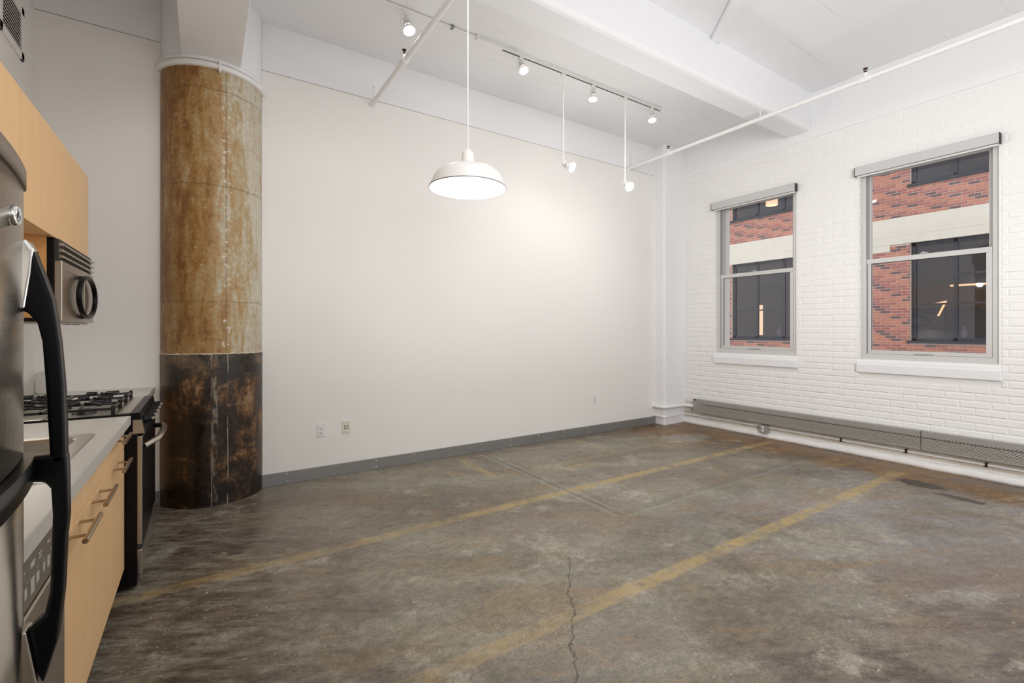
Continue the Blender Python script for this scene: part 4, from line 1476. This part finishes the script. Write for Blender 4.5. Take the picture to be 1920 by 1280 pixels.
def strap(name, outline, y0, y1, mat, parent, bev=.006):
    o_ = MB().prism(outline, 1, y0, y1).build(name, mat, parent, bevel=bev, seg=3)
    for p in o_.data.polygons:
        p.use_smooth = abs(p.normal.y) < .5
    return o_


HY0, HY1 = 1.276, 1.314
bk = -.302
up_out = [(bk, 1.397), (bk, 1.470), (-.290, 1.500), (-.277, 1.517), (-.270, 1.492), (-.261, 1.462), (-.250, 1.420), (-.245, 1.380), (-.240, 1.335), (-.2345, 1.250), (-.232, 1.170), (-.231, 1.093),
          (-.253, 1.093), (-.2545, 1.125), (-.257, 1.180), (-.2600, 1.251), (-.265, 1.337), (-.272, 1.374), (-.287, 1.396)]
strap('handle', up_out, HY0, HY1, M['black'], fd)
cap = [(bk, 1.40), (bk, 1.536), (-.287, 1.536), (-.2765, 1.517), (-.280, 1.470), (-.2885, 1.400)]
strap('handle_cap', cap, HY0 - .003, HY1 + .003, M['chrome'], fd, .004)
lo_out = [(bk, 1.112), (-.230, 1.112), (-.2285, 1.074), (-.2275, .985), (-.231, .944), (-.2345, .836), (-.244, .740), (-.264, .663), (-.272, .690), (-.284, .777), (-.262, .797),
          (-.254, .842), (-.250, .992), (-.2525, 1.045), (-.262, 1.060), (bk, 1.066)]
strap('handle', lo_out, HY0, HY1, M['black'], ld)
cap2 = [(bk, .640), (bk, .777), (-.2865, .777), (-.2735, .690), (-.269, .660), (-.278, .630)]
strap('handle_cap', cap2, HY0 - .003, HY1 + .003, M['steel2'], ld, .004)
# round metal emblem
bx_, by_, bz_ = fx(1.150), 1.150, 1.558
mt = Matrix.Translation((bx_, by_, bz_)) @ Matrix.Rotation(PI / 2, 4, 'Y')
em = MB().lathe([(0.0175, -.004), (0.0175, .006), (0.0150, .0105), (0.0135, .0095), (0.0, .0085)], 32, 0, mt).build('emblem', M['chrome'], fd)
sw = MB()
for sgn in (1, -1):
    sw.tube([mt @ Vector((sgn * .003 + .005 * math.cos(a * .45), sgn * .004 + .005 * math.sin(a * .45), .0096)) for a in range(12)], .0009, 6)
sw.build('script_mark', M['alu_d'], em)

# ------------------------------------------------------------------ building across the alley
FX = 14.0
fb = thing('brick_building', 'red brick building with dark steel windows and a cream band across the alley', 'building', (FX, 4, -3))
TOPS = [(-.6, 4.11), (5.50, 8.62)]            # window bays (Y range)
LV = [(1.10, 3.43), (4.80, 7.10)]
wall = MB()
ys = sorted({-3.0, 13.0} | {q for b in TOPS for q in b})
for a, b in zip(ys[:-1], ys[1:]):
    if any(a >= q[0] - 1e-6 and b <= q[1] + 1e-6 for q in TOPS):
        zz = -3.0
        for l0, l1 in LV:
            wall.box(FX + .02, FX + .4, a, b, zz, l0)
            zz = l1
        wall.box(FX + .02, FX + .4, a, b, zz, 9)
    else:
        wall.box(FX + .02, FX + .4, a, b, -3, 9)
wall.build('wall', M['mortar'], fb, fix=False)
MB().box(FX - .012, FX + .05, -3, 13, 3.425, 4.065).box(FX - .016, FX - .011, -3, 13, 3.63, 3.645).build('concrete_band', M['fband'], fb)
MB().box(FX - .008, FX + .05, 4.50, 5.50, 3.27, 3.424).build('band_step', M['fband'], fb)
fbh, fbl, fj = .0677, .2130, .0145
items = []
row = 0
z = -.20
while z < 6.2:
    y = 11.2 + (row % 2) * fbl / 2
    while y > -.2:
        p, q = y - fbl, y
        y = p
        bad = (z + fbh > 3.42 and z < 4.06)
        if 4.45 < p < 5.5 and 3.25 < z < 3.42:
            bad = True
        for l0, l1 in LV:
            if z + fbh > l0 - .055 and z < l1:
                for a, b in TOPS:
                    if q > a - .02 and p < b + .02:
                        if p < a - .05:
                            q = a
                        elif q > b + .05:
                            p = b
                        else:
                            bad = True
        if not bad and q - p > .05:
            items.append(((p + q) / 2, z + fbh / 2, q - p - fj, fbh - fj))
    z += fbh
    row += 1


def seen(yc, zc):
    """is it seen through one of our two windows"""
    for a, b, c, d in OPEN[:2]:
        t_ = (WX + .08) / FX
        y_, z_ = yc * t_, 1.36 + (zc - 1.36) * t_
        if a + .06 < y_ < b - .06 and c + .1 < z_ < d - .08:
            return True
    return False


def fmat(k):
    h = (k * 2654435761 >> 7) % 100
    return 'br_a' if h < 46 else ('br_b' if h < 84 else 'br_c')


vis = sorted([it for it in items if seen(it[0], it[1])], key=lambda it: (it[0] - 0) ** 2 + (it[1] - 1.36) ** 2)
vset = set(vis[:300])
cache = {}
rest = {'br_a': MB(), 'br_b': MB(), 'br_c': MB()}
for i, it in enumerate(items):
    mk = fmat(i)
    yc, zc, w, h = it
    if it in vset:
        key = (round(w, 3), mk)
        if key not in cache:
            b = MB()
            b.add(*brick_geo(w, h, .014, .003, 0))
            cache[key] = b.mesh('brick', M[mk])
        o = bpy.data.objects.new('brick', cache[key])
        C.objects.link(o)
        o.parent = fb
        o.location = (FX + .019 - FX + random.uniform(-.003, .003), yc - 4, zc + 3)
    else:
        vs, fs = brick_geo(w, h, .014 + random.uniform(-.002, .002), .003, 0)
        rest[mk].add([(FX + .019 + v[0], yc + v[1], zc + v[2]) for v in vs], fs)
for mk, b in rest.items():
    o = b.build('brick', M[mk], fb, fix=False)
    o['kind'] = 'stuff'
# steel windows
for bi, (a, b) in enumerate(TOPS):
    for li, (l0, l1) in enumerate(LV):
        w = MB()
        X0, X1 = FX + .10, FX + .16
        w.box(X0, X1, b - .09, b, l0, l1)
        w.box(X0, X1, a, a + .09, l0, l1)
        w.box(X0, X1, a, b, l1 - .09, l1)
        w.box(X0, X1, a, b, l0, l0 + .08)
        w.box(X0, X1, a, b, l1 - .40, l1 - .34)
        nm = round((b - a) / .785)
        st_ = (b - a) / nm
        for k in range(1, nm):
            yy = b - k * st_
            w.box(X0, X1, yy - .035, yy + .035, l0, l1)
        w.box(X0 + .005, X1, a, b, l0 + .84, l0 + .88)
        k = 1
        while k < nm:
            w.box(X0 + .005, X1, b - (k + 1) * st_, b - k * st_, l0 + 1.50, l0 + 1.55)
            k += 3
        wd = w.build('window', M['fframe'], fb, fix=False)
        MB().box(X0 + .03, X0 + .036, a, b, l0, l1).build('pane', M['fac_glass'], wd)
        MB().box(FX - .04, X1, a - .05, b + .05, l0 - .055, l0 + .005).build('sill', M['fframe'], fb)
        ia, ib = ((-2.6, 4.78), (4.82, 10.6))[bi]
        MB().box(FX + 3.0, FX + 3.1, ia, ib, l0 - 1, l1 + .4).box(FX + .42, FX + 3.0, ia, ib, l0 - 1.0, l0 - .9).box(
            FX + .42, FX + 3.0, ia, ib, l1 + .2, l1 + .3).box(FX + .42, FX + 3.0, ib - .04, ib, l0 - .9, l1 + .2).box(FX + .42, FX + 3.0, ia, ia + .04, l0 - .9, l1 + .2).build('room_interior', M['fdark'], fb)


def wpt(u, v, X):
    cy, sy = math.cos(math.radians(YAW)), math.sin(math.radians(YAW))
    a = (u - 960) / 880
    d = Vector((cy + sy * a, sy - cy * a, (618.4 - v) / 880))
    return Vector((0, 0, 1.36)) + d * (X / d.x)


def office(name, lab, cat, X, y, z, kind, grp=None):
    t_ = thing(name, lab, cat, (X, y, z), grp)
    if kind == 'drum':
        MB().lathe([(.17, -.10), (.175, .10), (.0, .10)], 20, 0, Matrix.Translation((X, y, z))).build('lamp_shade', M['warm'], t_)
        MB().tube([(X, y, z + .1), (X, y, z + .8)], .01, 8).build('cord', M['slot'], t_)
    elif kind == 'panel':
        MB().box(X, X + .03, y - .10, y + .10, z - .5, z + .5).build('lit_panel', M['warm'], t_)
        MB().box(X - .01, X + .04, y - .13, y + .13, z - .54, z - .50).box(X - .01, X + .04, y - .13, y + .13, z + .5, z + .54).build('frame', M['fframe'], t_)
    elif kind == 'tubes':
        MB().tube([(X, y + .14, z + .10), (X, y - .12, z + .16)], .018, 8).build('lamp_tube', M['warm2'], t_)
        MB().tube([(X, y - .10, z + .14), (X, y + .04, z - .20)], .022, 8).build('lamp_tube', M['warm2'], t_)
    elif kind == 'strip':
        MB().box(X - .03, X + .03, y - .40, y + .55, z - .02, z + .02).build('lamp_tube', M['warm2'], t_)
        MB().box(X - .04, X + .04, y - .42, y + .58, z + .021, z + .05).build('housing', M['fframe'], t_)
    elif kind == 'vase':
        MB().lathe([(0, 0), (.045, 0), (.06, .08), (.045, .18), (.02, .24), (.03, .28)], 16, 0, Matrix.Translation((X, y, z))).build('body', M['white'], t_)
        MB().lathe([(.03, .28), (.034, .285), (.028, .29)], 16, 0, Matrix.Translation((X, y, z))).build('rim', M['white'], t_)


p = wpt(1447, 379, 15.2)
office('drum_lamp', 'glowing cream drum lamp inside the upper window seen through the left window', 'lamp', 15.2, p.y, p.z, 'drum')
p = wpt(1424, 600, 15.6)
office('wall_light', 'narrow warm lit panel inside the brick building, seen through the left window', 'light', 15.6, p.y, p.z, 'panel')
p = wpt(1763, 577, 15.4)
office('tube_lamp', 'warm angular tube lamp inside the brick building, seen through the right window', 'lamp', 15.4, p.y, p.z, 'tubes')
p = wpt(1840, 532, 15.4)
office('strip_lamp', 'long warm strip lamp inside the brick building, at the right window edge', 'lamp', 15.4, p.y, p.z, 'strip')
p = wpt(1808, 622, 14.24)
office('vase', 'white vase on the ledge inside the building, seen through the right window', 'vase', 14.24, p.y, 1.17, 'vase', 'vases on the far window ledge')
p = wpt(1461, 622, 14.24)
office('vase', 'small white vase on the ledge inside the building, seen through the left window', 'vase', 14.24, p.y, 1.17, 'vase', 'vases on the far window ledge')

# alley floor
struct(MB().box(6.4, FX + .02, -12, 22, -3.1, -3.0).build('alley_ground', M['pave']))
